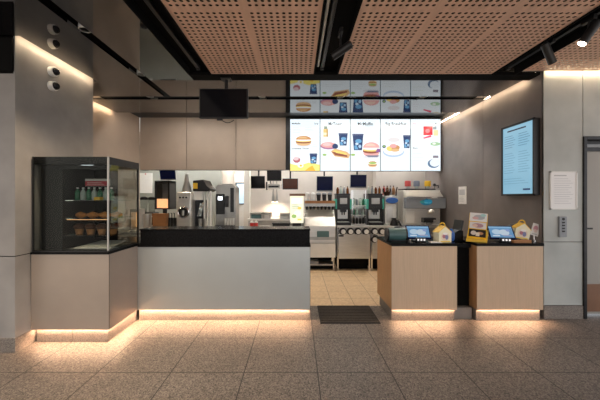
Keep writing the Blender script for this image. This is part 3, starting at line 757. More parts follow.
def house(x, y, z, s, rz, lab):
    t = thing('house_carton', lab, 'carton', (x, y, z), rz, 'yellow and white house-shaped cartons')
    w, d, h, p = .085*s, .06*s, .13*s, .2*s
    c = MB(); c.prism([(-w, -d, 0), (w, -d, 0), (w*1.02, -d, h), (0, -d, p), (-w*1.02, -d, h)], (0, 2*d, 0), (.86, .80, .58)); c.build('body', 'print_col', t, world=False)
    c = MB()
    for sg in (-1, 1): c.prism([(sg*w*1.1, -d*1.05, h*.95), (0, -d*1.05, p*1.0), (0, -d*1.05, p*1.04), (sg*w*1.12, -d*1.05, h*.99)], (0, 2.1*d, 0))
    c.build('roof', 'yellow', t, world=False)
    c = MB(); c.tube([(w*.45*math.cos(PI-PI*k/8), 0, p*.98+.045*s*math.sin(PI*k/8)) for k in range(9)], .008*s); c.build('handle', 'yellow', t, world=False)
    cv = Canvas((-w, -d-.0005, 0), (1, 0, 0), (0, 0, 1)); W, H = 2*w, h
    cv.ell(W*.5, H*.55, W*.34, H*.42, (.82, .66, .5)); cv.ell(W*.42, H*.6, W*.15, H*.2, (.45, .16, .2)); cv.ell(W*.62, H*.5, W*.13, H*.24, (.2, .22, .4)); cv.ell(W*.5, H*.85, W*.2, H*.12, (.9, .86, .8)); cv.rect(W*.1, H*.04, W*.8, H*.1, (.9, .62, .05))
    cv.build('print', 'print_col', t, world=False)
    return t
house(X(441.8, 3.64), 3.63, .92, .95, .15, 'yellow and white house-shaped carton at the right end of the first order counter')
o = house(X(519, 3.72), 3.72, .925, .95, -.15, 'yellow and white house-shaped carton leaning behind a flat carton on the second order counter'); o.rotation_euler = (0, .16, -.15); o.location.z = .95
t = thing('leaflet', 'white leaflet lying in front of the yellow house carton on the first order counter', 'leaflet', (1.62, 3.57, .92))
bx(X(430, 3.57), X(441, 3.57), 3.535, 3.61, .921, .927).build('sheet', 'paper', t)
c = MB(); c.lathe((X(451, 3.72), 3.72, .92), [(.03, 0), (.04, .02), (.042, .09), (.025, .12), (.012, .15)], 16)
tag(c.build('blue_bottle', 'blue'), 'small blue bottle behind the yellow house carton', 'bottle')

# yellow card stand
t = thing('card_stand', 'tall slanted yellow and white card stand on the left end of the second order counter', 'card stand', (2.215, 3.70, .92), -.5)
a = math.radians(60); u = Vector((1, 0, 0)); v = Vector((.08, math.cos(a), math.sin(a))).normalized(); u = (u-v*u.dot(v)).normalized(); n = u.cross(v); RR = Matrix((u, v, n)).transposed()
c = MB(); c.cbox(Vector((0, -.02, .012))+v*.19, .2, .36, .02, RR); c.build('backboard', 'yellow', t, world=False, bevel=.003)
c = MB(); c.box(-.115, .1, -.11, -.02, 0, .03); c.prism([(-.115, -.11, 0), (-.115, -.02, 0), (-.09, .0, .14)], (.008, 0, 0)); c.prism([(.095, -.11, 0), (.095, -.02, 0), (.115, .0, .14)], (.008, 0, 0)); c.build('tray', 'yellow', t, world=False, bevel=.002)
cv = Canvas(Vector((0, -.02, .012))+u*(-.09)+v*.04+n*.0108, u, v); 
cv.rect(0, 0, .18, .1, (.015, .012, .012)); cv.ell(.05, .05, .03, .03, (.75, .7, .65)); cv.ell(.12, .05, .035, .02, (.6, .3, .15)); cv.rect(.075, .01, .04, .05, (.85, .8, .7))
cv.rect(.0, .11, .18, .09, (.8, .78, .78)); cv.ell(.09, .155, .06, .03, (.5, .3, .35)); cv.ell(.06, .15, .03, .02, (.8, .6, .5))
cv.rect(-.005, .21, .19, .12, (.84, .86, .86)); cv.ell(.1, .27, .06, .035, (.45, .5, .55)); cv.ell(.14, .3, .03, .02, (.4, .7, .7)); cv.ell(.06, .255, .035, .02, (.7, .45, .45))
cv.build('print', 'print_col', t, world=False)
c = MB(); a2 = math.radians(68); v2 = Vector((.25, 0, 1)).normalized(); u2 = Vector((0, 1, 0)); c.cbox((2.10, 3.93, 1.045), .02, .2, .24, Matrix.Rotation(.2, 3, 'Y'))
tag(c.build('menu_board', 'black_plastic', bevel=.003), 'thin black leaning board just left of the yellow card stand', 'board')
t = thing('payment_terminal', 'black sloped terminal on the linking cabinet between the order counters', 'terminal', (1.98, 3.82, .90))
c = MB(); c.prism([(1.89, 3.75, .90), (2.08, 3.75, .90), (2.08, 3.75, 1.04), (2.05, 3.75, 1.045), (1.89, 3.75, .96)], (0, .16, 0)); c.build('body', 'black_top', t, bevel=.006)
c = MB(); c.prism([(1.92, 3.77, .98), (2.04, 3.77, 1.042), (2.04, 3.89, 1.042), (1.92, 3.89, .98)], (0, 0, .004)); c.build('keypad', 'dark_metal', t)
# black tub, flat carton, card on clip
t = thing('toy_tub', 'small black lidded tub with a yellow tag behind the leaning house carton', 'tub', (X(513, 3.85), 3.85, .92))
c = MB(); xx = X(513.5, 3.85); c.lathe((xx, 3.85, .92), [(.05, 0), (.055, .13), (.06, .13), (.062, .17), (.04, .195)], 20); c.build('body', 'black_plastic', t)
bx(xx-.02, xx+.035, 3.775, 3.79, 1.02, 1.08).build('tag', 'yellow', t)
c = MB(); c.prism([(X(512, 3.56), 3.52, .921), (X(529, 3.56), 3.52, .921), (X(529, 3.56), 3.52, .955), (X(513, 3.56), 3.52, .945)], (0, .09, 0))
tag(c.build('flat_carton', 'brown_card', bevel=.002), 'flat tan carton lying at the front of the second order counter', 'carton')
t = thing('card_holder', 'white picture card on a clear stem at the right end of the second order counter', 'card holder', (X(534, 3.7), 3.7, .92))
xx = X(534, 3.7)
c = MB(); c.lathe((xx, 3.7, .92), [(.03, 0), (.03, .008), (.008, .012), (.007, .1)], 14); c.build('stem', 'chrome', t)
R2 = Matrix.Rotation(.3, 3, 'Y'); cc = Vector((xx+.01, 3.69, 1.06))
c = MB(); c.cbox(cc, .1, .006, .15, R2); c.build('card', 'paper', t)
u = R2 @ Vector((1, 0, 0)); v = R2 @ Vector((0, 0, 1)); cv = Canvas(cc - u*.05 - v*.075 + Vector((0, -.0034, 0)), u, v)
cv.ell(.045, .09, .03, .035, (.6, .3, .34)); cv.ell(.05, .06, .025, .02, (.75, .6, .55)); cv.rect(.02, .015, .06, .012, (.5, .5, .5)); cv.build('print', 'print_col', t)
# ------------------------------------------------------------------ kitchen behind the service counter
t = thing('prep_counter', 'long stainless prep counter behind the service counter', 'counter', (-1.7, 5.15, 0))
bx(-3.1, -.2, 4.8, 5.5, .89, .93).build('worktop', 'steel', t, bevel=.004)
bx(-3.08, -.22, 4.84, 5.48, .12, .89).build('cabinet_body', 'steel_dark', t)
for k in range(5): bx(-3.05+k*.57, -3.05+k*.57+.55, 4.825, 4.84, .16, .86).build('door', 'steel', t)
for x in (-3.05, -.3):
    for y in (4.88, 5.42): c = MB(); c.cyl((x, y, 0), (x, y, .12), .025); c.build('leg', 'chrome', t)

# heated holding display on a stand
D = 5.0
t = thing('heated_display', 'black upright heated display with an amber glowing window on the prep counter', 'food warmer', (X(165, D), D, .93))
x0, x1, z0, z1 = X(158, D), X(172.5, D), Z(209, D), Z(181, D)
c = MB(); c.box(x0, x0+.03, D-.12, D+.15, z0, z1); c.box(x1-.025, x1, D-.12, D+.15, z0, z1); c.box(x0, x1, D-.12, D+.15, z1-.04, z1); c.box(x0, x1, D-.12, D+.15, z0, z0+.02); c.box(x0, x1, D+.13, D+.15, z0, z1)
c.build('housing', 'black_plastic', t)
bx(x0+.03, x1-.025, D+.10, D+.13, z0+.02, z1-.04).build('back_lining', 'grey_plastic', t)
bx(x0+.032, x1-.027, D-.1, D+.09, z0+.02, z0+.03).build('tray', 'steel', t)
bx(x0+.028, x1-.024, D-.10, D-.092, z0+.02, z0+.17).build('glow_panel', 'heat_glow', t)
bx(x0+.03, x1-.025, D-.112, D-.107, z0+.02, z1-.04).build('front_glass', 'glass', t)
c = MB(); c.cyl((X(165, D), D, .93), (X(165, D), D, z0), .035); c.lathe((X(165, D), D, .93), [(.1, 0), (.1, .015), (.04, .03)], 20); c.build('stand', 'black_plastic', t)

def can(name, lab, px, D, w, h, m, cat='container', lid=None, z=.93, group=None):
    t = thing(name, lab, cat, (X(px, D), D, z), 0, group)
    c = MB(); c.lathe((0, 0, 0), [(w*.9, 0), (w, .01), (w, h*.94), (w*1.04, h*.95), (w*1.04, h)], 22); c.build('body', m, t, world=False)
    if lid: c = MB(); c.lathe((0, 0, 0), [(w*1.06, h), (w*1.06, h+.015), (w*.3, h+.03), (w*.2, h+.05)], 22); c.build('lid', lid, t, world=False)
    return t
t = can('steel_jug', 'tall stainless jug on the prep counter left of the brown box', 147.5, 4.9, .062, .26, 'steel', 'jug')
c = MB(); c.tube([(.07, 0, .22), (.12, 0, .2), (.125, 0, .12), (.07, 0, .06)], .01); c.build('handle', 'steel', t, world=False)
t = thing('cardboard_tray', 'brown cardboard box under the heated display', 'box', (X(160, 4.85), 4.85, .93))
c = MB(); xa, xb = X(154.5, 4.85), X(167, 4.85)
c.prism([(xa, 4.8, .93), (xb, 4.8, .93), (xb+.01, 4.79, 1.19), (xa-.01, 4.79, 1.19)], (0, .1, 0)); c.build('body', 'brown_card', t)
bx(xa-.012, xb+.012, 4.785, 4.905, 1.19, 1.2).build('flap', 'brown_card', t)
for k, px in enumerate((169, 171.8, 174.6, 177.2)):
    t = can('syrup_pump', 'slim black pump bottle on the prep counter between the brown box and the silver machine', px, 4.9, .021, .2, 'black_plastic', 'bottle', group='black pump bottles')
    c = MB(); c.tube([(0, 0, .2), (0, 0, .27), (0, -.03, .275)], .007); c.build('pump', 'black_plastic', t, world=False)

# dark blender behind the jug
D = 5.3
t = thing('blender_base', 'dark twin-jar blender behind the stainless jug on the prep counter', 'blender', (X(148, D), D, .93))
bx(X(140, D), X(156, D), D-.1, D+.12, .93, Z(212, D)).build('body', 'black_plastic', t, bevel=.012)
for px in (144, 152):
    c = MB(); c.lathe((X(px, D), D, Z(212, D)), [(.05, 0), (.065, .2), (.065, .22)], 18); c.build('jar', 'glass_dark', t)
    c = MB(); c.lathe((X(px, D), D, Z(212, D)), [(.067, .215), (.067, .25), (.03, .27)], 18); c.build('lid', 'black_plastic', t)

# amber heat lamp at the end of the display case
t = thing('heat_lamp_box', 'amber lit warming box at the left end of the prep counter', 'food warmer', (X(137, 4.5), 4.95, .93))
xa, xb = X(131.5, 4.9), X(140, 4.9)
c = MB(); c.box(xa, xb, 4.85, 5.05, 1.22, 1.27); c.box(xa, xa+.02, 4.85, 5.05, .93, 1.22); c.box(xb-.02, xb, 4.85, 5.05, .93, 1.22); c.build('frame', 'steel_dark', t)
bx(xa+.02, xb-.02, 5.0, 5.02, .97, 1.22).build('glow_panel', 'heat_glow', t)
bx(xa+.02, xb-.02, 4.86, 5.0, .93, .945).build('tray', 'steel', t)

# silver grinder with an oval opening
D = 4.95
t = thing('grinder', 'silver upright machine with a dark oval opening and cone hopper on the prep counter', 'machine', (X(185.5, D), D, .93))
x0, x1 = X(178.5, D), X(193, D); zt = Z(192, D); xm = (x0+x1)/2
bx(x0, x1, D-.1, D+.2, .93, zt).build('body', 'steel', t, bevel=.02)
c = MB(); zc = Z(212, D); c.torus((xm, D-.1, zc), .085, .014, 'y'); c.build('opening_ring', 'chrome', t)
c = MB(); c.cyl((xm, D-.104, zc), (xm, D-.09, zc), .082, .082, 24); c.build('opening', 'black_plastic', t)
c = MB(); c.cyl((xm, D-.12, zc-.05), (xm, D-.11, zc+.03), .018); c.build('spout', 'steel_dark', t)
c = MB(); c.lathe((xm, D+.05, zt), [(.075, 0), (.07, .05), (.04, .16), (.025, .27), (.025, .3)], 20); c.build('hopper', 'steel_dark', t)
for k in range(3): 
    c = MB(); c.cyl((xm-.05+.05*k, D-.1, zt-.09), (xm-.05+.05*k, D-.115, zt-.09), .016); c.build('knob', 'chrome', t)

# coffee machine with black head and yellow label
D = 5.1
t = thing('coffee_machine', 'coffee machine with a wide black head and a yellow label on the prep counter', 'machine', (X(205, D), D, .93))
x0, x1 = X(196, D), X(213, D)
c = MB(); c.prism([(x0, D-.15, Z(191.5, D)), (X(210, D), D-.15, Z(191.5, D)), (x1, D-.15, Z(189.5, D)), (X(209, D), D-.15, Z(186, D)), (X(206, D), D-.15, Z(180, D)), (x0, D-.15, Z(181, D))], (0, .4, 0)); c.build('head', 'black_plastic', t, bevel=.01)
bx(X(196, D)+.003, X(200.5, D), D-.157, D-.15, Z(189, D), Z(183.5, D)).build('label_plate', 'yellow', t)
c = MB(); c.box(X(196, D)+.004, X(205, D), D-.13, D+.2, Z(200, D), Z(191.5, D)); c.build('upper_body', 'white_plastic', t)
c = MB(); c.box(X(196, D)+.004, X(205, D), D-.05, D+.2, .93, Z(200, D)); c.build('body', 'dark_metal', t)
c = MB(); c.prism([(X(199, D), D-.1, Z(216, D)), (X(203, D), D-.1, Z(216, D)), (X(205, D), D-.1, Z(204, D)), (X(202, D), D-.1, Z(203, D))], (0, .05, 0)); c.cyl((X(203, D), D-.1, Z(207, D)), (X(207, D), D-.16, Z(202, D)), .012); c.build('lever', 'chrome', t)
for px in (206.5, 209.6, 212.6):
    c = MB(); c.box(X(px, D)-.012, X(px, D)+.012, D-.12, D-.096, .93, Z(191, D)); c.build('post', 'white_plastic', t)
bx(X(196, D)+.004, X(213.2, D), D-.16, D+.2, .93, .955).build('drip_tray', 'steel', t, bevel=.003)
for k, px in enumerate((200.5, 205.2)):
    can('steel_pot', ('small steel pot under the black coffee machine head, left of a pair', 'small steel pot under the black coffee machine head, right of a pair')[k], px, D-.1, .03, .15, 'steel_dark', 'pot', z=.955)

# steel oven
D = 5.25
t = thing('steel_oven', 'arched stainless machine with a dark control panel and a row of white cups', 'machine', (X(226, D), D, .93))
x0, x1, zt = X(216.5, D), X(236.5, D), Z(184, D)
pts = [(x0, D-.05, .93), (x1, D-.05, .93), (x1, D-.05, zt-.06), (x1-.06, D-.05, zt), (x0+.06, D-.05, zt), (x0, D-.05, zt-.06)]
c = MB(); c.prism(pts, (0, .3, 0)); c.build('body', 'steel_dark', t, bevel=.01)
bx(X(217.5, D), X(225.5, D), D-.09, D-.05, Z(214, D), Z(194, D)).build('control_panel', 'black_plastic', t, bevel=.005)
bx(X(219.5, D), X(223.5, D), D-.095, D-.09, Z(200, D), Z(196.5, D)).build('display', 'led_white', t)
bx(X(226.5, D), X(229.5, D), D-.12, D-.05, Z(207, D), Z(196, D)).build('side_lever', 'dark_metal', t, bevel=.004)
c = MB(); c.prism([(X(218, D), D-.05, Z(222, D)), (X(236, D), D-.05, Z(214, D)), (X(236, D), D-.05, Z(215, D)), (X(218, D), D-.05, Z(223, D))], (0, -.04, 0)); c.build('chute', 'steel_dark', t)
bx(X(231, D), X(234.5, D), D-.055, D-.05, Z(212, D), Z(188, D)).build('side_strip', 'dark_metal', t)
bx(X(217.5, D), X(236, D), D-.2, D-.06, .93, .985).build('cup_shelf', 'black_plastic', t, bevel=.003)
for k in range(4):
    o = can('white_cup', 'white paper cup in the row at the foot of the arched stainless machine', 225.5+k*2.6, D-.13, .02, .12, 'white_plastic', 'cup', group='white cups by the arched machine')
    o.location.z = .985

# hanging order screens in the kitchen
def order_screen(px0, px1, py0, py1, D, lab, m='navy', tilt=.12, roof=2.75):
    x0, x1, z1, z0 = X(px0, D), X(px1, D), Z(py0, D), Z(py1, D); xm = (x0+x1)/2; zm = (z0+z1)/2
    t = thing('hanging_order_screen', lab, 'screen', (xm, D, z0), 0, 'order screens hung in the kitchen')
    R = Matrix.Rotation(tilt, 3, 'X')
    c = MB(); c.cbox((xm, D, zm), x1-x0, .03, z1-z0, R); c.build('casing', 'grey_plastic' if m == 'navy' else 'black_plastic', t, bevel=.004)
    c = MB(); c.cbox(Vector((xm, D, zm))+R @ Vector((0, -.018, .008)), (x1-x0)*.94, .006, (z1-z0)*.88, R); c.build('screen', m, t)
    c = MB(); c.tube([(xm, D+.03, zm), (xm, D+.12, zm+.05), (xm, D+.12, roof)], .018); c.build('bracket', 'dark_metal', t)
order_screen(251, 265, 176, 188.5, 6.6, 'black order screen nearest the white post in the kitchen', 'dark_glass')
order_screen(267, 281.5, 170.5, 181, 6.6, 'black order screen hung highest, between two lower screens', 'dark_glass')
order_screen(282.5, 298, 178.5, 189.5, 6.55, 'brown tinted order screen left of the lit yellow sign', 'brown_glass')
order_screen(316.5, 333, 176, 191.5, 6.5, 'navy order screen over the chute drink station')
order_screen(350, 366.5, 174.5, 188, 6.5, 'navy order screen between the two coffee brewers')
order_screen(160, 176, 169.5, 180, 6.6, 'dark tilted screen hung over the heated display', 'navy', .25)
t = thing('hanging_label_printer', 'small pale printer on a bracket under the highest black order screen', 'printer', (X(274, 6.7), 6.7, 1.7))
D = 6.72; bx(X(267.5, D), X(280.5, D), D-.1, D+.1, Z(189, D), Z(184, D)).build('body', 'white_plastic', t, bevel=.006)
bx(X(269, D), X(279, D), D-.104, D-.1, Z(187.6, D), Z(186, D)).build('slot', 'dark_metal', t)
c = MB(); c.box(X(266, D), X(267.5, D), D-.02, D+.02, Z(190, D), Z(182, D)); c.tube([(X(270, D), D+.06, Z(186, D)), (X(270, D), D+.1, Z(180, D)), (X(270, D), D+.1, 2.75)], .012); c.build('bracket', 'dark_metal', t)

# heat lamps casting the glow on the wall
for k, (px, tl) in enumerate(((273.2, -.35), (276.8, .35))):
    D = 6.95; x = X(px, D); z = Z(202, D)
    t = thing('heat_lamp', ('dark cone heat lamp hung over the pass, left of the pair', 'dark cone heat lamp hung over the pass, right of the pair')[k], 'lamp', (x, D, z), 0, 'heat lamps over the pass')
    c = MB(); c.lathe((x, D, z), [(.037, 0), (.036, .06), (.022, .17), (.016, .24)], 18); c.build('shade', 'steel_dark', t)
    c = MB(); c.tube([(x, D, z+.24), (x, D, 2.75)], .006); c.build('cord', 'black_plastic', t)
    c = MB(); c.lathe((x, D, z-.006), [(.025, 0), (.025, .006)], 14); c.build('bulb', 'lamp_warm', t)
l = bpy.data.lights.new('heat lamp light', 'SPOT'); l.energy = 28; l.color = (1, .74, .55); l.spot_size = 2.4; l.spot_blend = .8; l.shadow_soft_size = .05
lo = bpy.data.objects.new('heat_lamp_light', l); COL.objects.link(lo); lo.location = (X(275, 6.9), 6.92, Z(204, 6.9)); lo['kind'] = 'helper'; lo.rotation_euler = (.5, 0, 0)

# rear bench with pans in front of the glowing wall
t = thing('rear_bench', 'pale steel bench along the rear wall under the heat lamps', 'bench', (-.4, 6.95, 0))
bx(-1.1, .25, 6.6, 7.28, .95, .99).build('worktop', 'steel', t, bevel=.004); bx(-1.08, .23, 6.65, 7.27, .1, .95).build('body', 'steel_dark', t)
for x in (-1.03, .18):
    c = MB(); c.cyl((x, 6.75, 0), (x, 6.75, .1), .025); c.build('leg', 'chrome', t)
def pan(px0, px1, py0, D, m, lab):
    x0, x1, z1 = X(px0, D), X(px1, D), Z(py0, D)
    t = thing('storage_bin', lab, 'bin', ((x0+x1)/2, D, .99), 0, 'bins on the rear bench')
    bx(x0+.02, x1-.02, D-.12, D+.12, .99, z1-.04).build('body', m, t, bevel=.01)
    c = MB()
    for x in (x0, x1-.02): c.box(x, x+.02, D-.14, D+.14, .99, z1)
    c.box(x0, x1, D-.14, D+.14, z1-.03, z1); c.build('frame', 'steel_dark', t)
pan(251, 263, 212.5, 6.8, 'teal_dark', 'green-grey bin in a steel frame on the rear bench')
pan(264, 271, 212.5, 6.8, 'steel', 'narrow steel bin next to the green-grey bin on the rear bench')
pan(280, 290, 213, 6.8, 'steel_dark', 'steel framed bin on the rear bench behind the lit yellow sign')
for px, lab in ((252, 'red and white tub on the prep counter, left of the pair'), (256, 'red and white tub on the prep counter, right of the pair')):
    t = can('red_tub', lab, px, 5.1, .033, .10, 'red', 'tub', 'white_plastic')
t = thing('pass_tray', 'flat black tray standing on the right end of the prep counter', 'tray', (X(290, 4.95), 4.95, .93))
bx(X(273, 4.95), X(305, 4.95)-.25, 4.85, 5.05, .93, 1.03).build('body', 'black_plastic', t, bevel=.004)
bx(X(273, 4.95)-.01, X(305, 4.95)-.24, 4.84, 5.06, 1.03, 1.045).build('rim', 'dark_metal', t, bevel=.003)
t = thing('sauce_rail', 'low steel tray on the prep counter beside the red tubs', 'tray', (X(265, 4.95), 4.95, .93))
c = MB(); c.box(X(258, 4.95), X(271, 4.95), 4.86, 5.06, .93, .975); c.build('body', 'steel', t, bevel=.003)
c = MB(); c.box(X(259, 4.95), X(270, 4.95), 4.88, 5.04, .975, .985); c.build('contents', 'paper', t)
for k, px in enumerate((186, 199, 207)):
    t = thing('counter_tray', ('shallow white tray at the foot of the silver machine', 'shallow white tray at the foot of the coffee machine, left of two', 'shallow white tray at the foot of the coffee machine, right of two')[k], 'tray', (X(px, 4.87), 4.87, .93))
    if k == 0: px = 191
    bx(X(px, 4.87)-.055, X(px, 4.87)+.055, 4.82, 4.9, .93, .955).build('body', 'white_plastic', t, bevel=.003)

# lit yellow sign on its stand
D = 6.3
t = thing('lit_sign', 'lit pale yellow picture sign on a dark stand left of the chute drink station', 'sign', (X(296.5, D), D, .0))
x0, x1, z0, z1 = X(290, D), X(303.5, D), Z(223, D), Z(196, D)
bx(x0, x1, D, D+.08, z0, z1).build('casing', 'white_plastic', t)
cv = Canvas((x0, D-.002, z0), (1, 0, 0), (0, 0, 1)); W, H = x1-x0, z1-z0
cv.rect(0, 0, W, H, (.80, .76, .58)); cv.rect(W*.1, H*.72, W*.8, H*.2, (.85, .86, .75)); cv.lines(W*.15, H*.66, W*.6, 3, H*.06, .012, (.35, .45, .25)); cv.ell(W*.55, H*.35, W*.28, H*.12, (.9, .88, .7)); cv.ell(W*.3, H*.25, W*.18, H*.07, (.3, .45, .12)); cv.ell(W*.7, H*.55, W*.15, H*.05, (.75, .55, .1)); cv.rect(W*.55, H*.1, W*.3, H*.06, (.8, .65, .1))
cv.build('picture', 'lightbox', t)
bx(x0-.01, x1+.04, D-.02, D+.1, z1, z1+.05).build('top_rail', 'brown_door', t, bevel=.003)
c = MB(); c.box(x0+.05, x1-.05, D+.02, D+.06, .02, z0); c.box(x0, x1, D-.1, D+.18, 0, .02); c.build('stand', 'dark_metal', t)

# ------------------------------------------------------------------ drink stations
D = 5.95
def station(x0, x1, lab, rings, shelf=False):
    t = thing('steel_cabinet', lab, 'cabinet', ((x0+x1)/2, D+.3, 0), 0, 'stainless cabinets under the drink machines')
    bx(x0, x1, D-.02, D+.68, .865, .90).build('worktop', 'steel', t, bevel=.004)
    bx(x0+.02, x1-.02, D+.02, D+.66, .24, .865).build('body', 'steel_dark', t)
    for (px, py) in rings:
        x, z = X(px, D), Z(py, D)
        c = MB(); c.torus((x, D+.015, z), .058, .018, 'y'); c.cyl((x, D+.0, z), (x, D+.03, z), .058); rg = c.build('cup_ring', 'black_plastic', t)
        c = MB(); c.lathe((0, 0, 0), [(.034, 0), (.046, .03), (.046, .036)], 18); o = c.build('cup', 'white_plastic', rg, world=False); o.location = Vector((x, D-.015, z))-t.location; o.rotation_euler = (PI/2, 0, 0)
    if not shelf:
        dr = bx(x0+.03, x1-.01, D, D+.02, .25, .73).build('door', 'steel', t, bevel=.003)
        bx(x0+.035, x0+.13, D-.012, D, .685, .715).build('handle', 'black_plastic', dr, bevel=.003)
    for x in (x0+.02, x1-.02):
        for y in (D+.02, D+.6): c = MB(); c.cyl((x, y, 0), (x, y, .87), .02); c.build('leg', 'chrome', t)
    bx(x0+.03, x1-.03, D+.12, D+.64, .02, .235).build('shade_filler', 'black_matte', t)  # black filler added in place of the shade under the cabinet
    return t
station(X(337, D), X(370.5, D), 'stainless cabinet with a row of four cup holders in its front', [(343, 231.5), (350.5, 231.5), (358, 231.5), (366, 231.5)])
station(X(371, D), 2.93, 'stainless cabinet with cup holders at its left end, mostly behind the order counter', [(374.5, 231.5), (382, 231.5), (374.5, 239.5)])
# chute drink station
t = thing('drink_chute_station', 'stainless drink station with a row of nozzles and a sloped chute', 'machine', (X(320, D), D+.3, 0))
x0, x1 = X(305, D), X(335.5, D)
c = MB(); c.prism([(x0, D, .90), (x0, D+.5, .90), (x0, D+.5, 1.28), (x0, D+.28, 1.28)], (x1-x0, 0, 0)); c.build('sloped_chute', 'steel', t)
bx(x0, x1, D+.06, D+.55, 1.28, Z(203, D)).build('nozzle_rail', 'steel_dark', t)
bx(x0-.005, x1, D+.05, D+.09, Z(203.5, D), Z(200.8, D)).build('warm_strip', 'brown_card', t)
for k in range(8):
    x = x0+.04+k*(x1-x0-.08)/7
    c = MB(); c.lathe((x, D+.1, Z(210, D)), [(.012, 0), (.03, .06), (.03, .07)], 12); c.build('nozzle', 'black_plastic', t)
bx(x0, x1, D+.1, D+.5, Z(203, D), Z(202, D)+.01).build('cup_shelf', 'black_plastic', t)
bx(x0-.01, x1+.01, D-.03, D+.5, .86, .90).build('worktop', 'steel', t, bevel=.004)
bx(x0, x1, D+.02, D+.5, .56, .86).build('upper_front', 'steel', t)
bx(x0+.01, x1-.01, D-.01, D+.02, .62, .68).build('drip_rail', 'steel_dark', t, bevel=.003)
bx(x0, x1, D+.0, D+.5, .27, .55).build('lower_front', 'white_plastic', t)
bx(X(317, D), X(329, D), D-.02, D+.0, Z(237, D), Z(231, D)).build('blue_knob_box', 'teal_dark', t, bevel=.004)
for x in (x0+.03, x1-.03): c = MB(); c.cyl((x, D+.05, 0), (x, D+.05, .27), .02); c.build('leg', 'chrome', t)
bx(x0+.03, x1-.03, D+.05, D+.5, .10, .12).build('lower_shelf', 'steel_dark', t)
bx(x0+.02, x1-.02, D+.48, D+.5, .0, .27).build('shade_filler', 'black_matte', t); bx(x0+.02, x1-.02, D+.12, D+.46, .02, .10).build('shade_filler', 'black_matte', t)  # black fillers stand in for the dark shade below the station
c = MB(); c.box(X(306, D)+.03, X(319, D), D+.08, D+.26, .12, .18); tag(c.build('floor_crate', 'grey_plastic', bevel=.004), 'low grey crate on the lower shelf of the chute drink station', 'crate')
for k in range(5):
    x = x0+.06+k*.115; z = Z(202, D)+.01
    t = thing('cup_tube', ('white domed cup stack on the chute station shelf' if k < 2 else 'dark cup stack on the chute station shelf'), 'cup stack', (x, D+.25, z), 0, ('white' if k < 2 else 'dark')+' cup stacks on the chute station')
    c = MB(); c.lathe((0, 0, 0), [(.036, 0), (.046, .13), (.048, .14)], 16); c.build('cups', 'white_plastic' if k < 2 else 'black_plastic', t, world=False)
    c = MB(); c.lathe((0, 0, 0), [(.049, .14), (.046, .165), (.02, .185)], 16); c.build('dome', 'white_plastic' if k < 2 else 'grey_plastic', t, world=False)

def brewer(px0, px1, lab):
    D = 6.1
    x0, x1 = X(px0, D), X(px1, D); zt = Z(195, D); w = x1-x0
    t = thing('coffee_brewer', lab, 'machine', ((x0+x1)/2, D+.2, .90), 0, 'black coffee brewers with teal sides')
    c = MB(); c.box(x0+.03, x1-.03, D, D+.4, Z(209, D), zt); c.box(x0+.03, x1-.03, D+.12, D+.4, .90, Z(209, D)); c.build('body', 'black_plastic', t, bevel=.006)
    for x in (x0, x1-.03): bx(x, x+.03, D-.01, D+.4, Z(209, D), Z(199, D)).build('side_panel', 'teal', t, bevel=.004)
    for x in (x0+.01, x1-.035): bx(x, x+.025, D+.02, D+.4, .90, Z(209, D)).build('lower_side', 'black_plastic', t)
    bx(x0+.09, x1-.09, D-.012, D, Z(204, D), Z(198, D)).build('display', 'steel_dark', t, bevel=.003)
    bx(x0+.06, x1-.06, D+.1, D+.12, Z(219, D), Z(210, D)).build('back_splash', 'steel', t)
    c = MB(); c.box((x0+x1)/2-.06, (x0+x1)/2+.06, D-.02, D+.08, Z(212, D), Z(207, D)); c.cyl(((x0+x1)/2-.025, D+.03, Z(215, D)), ((x0+x1)/2-.025, D+.03, Z(212, D)), .012); c.cyl(((x0+x1)/2+.025, D+.03, Z(215, D)), ((x0+x1)/2+.025, D+.03, Z(212, D)), .012); c.build('spout', 'dark_metal', t, bevel=.003)
    c = MB(); c.box(x0+.02, x1-.02, D-.06, D+.12, .90, .96); c.build('drip_tray', 'black_plastic', t, bevel=.005)
    bx(x0+.05, x1-.05, D-.05, D+.1, .96, .965).build('drip_grate', 'steel', t)
    bx(x0+.02, x1-.02, D+.02, D+.38, zt, zt+.03).build('top_plate', 'dark_metal', t, bevel=.004)
    for k in range(4):
        x = x0+.06+k*(w-.12)/3
        b = bottle('syrup_bottle', 'small bottle on top of the '+('left' if px0 < 350 else 'right')+' black coffee brewer', x, D+.12, zt+.03, .028, .15, ('amber', 'clear_bottle', 'grey_plastic', 'amber')[(k+(px0 > 350)) % 4], 'black_plastic' if k % 2 else 'white_plastic', 'bottles on the '+('left' if px0 < 350 else 'right')+' coffee brewer')
brewer(335.5, 351.5, 'black coffee brewer with teal sides next to the chute drink station')
brewer(367, 384, 'black coffee brewer with teal sides left of the blue-topped grinder')
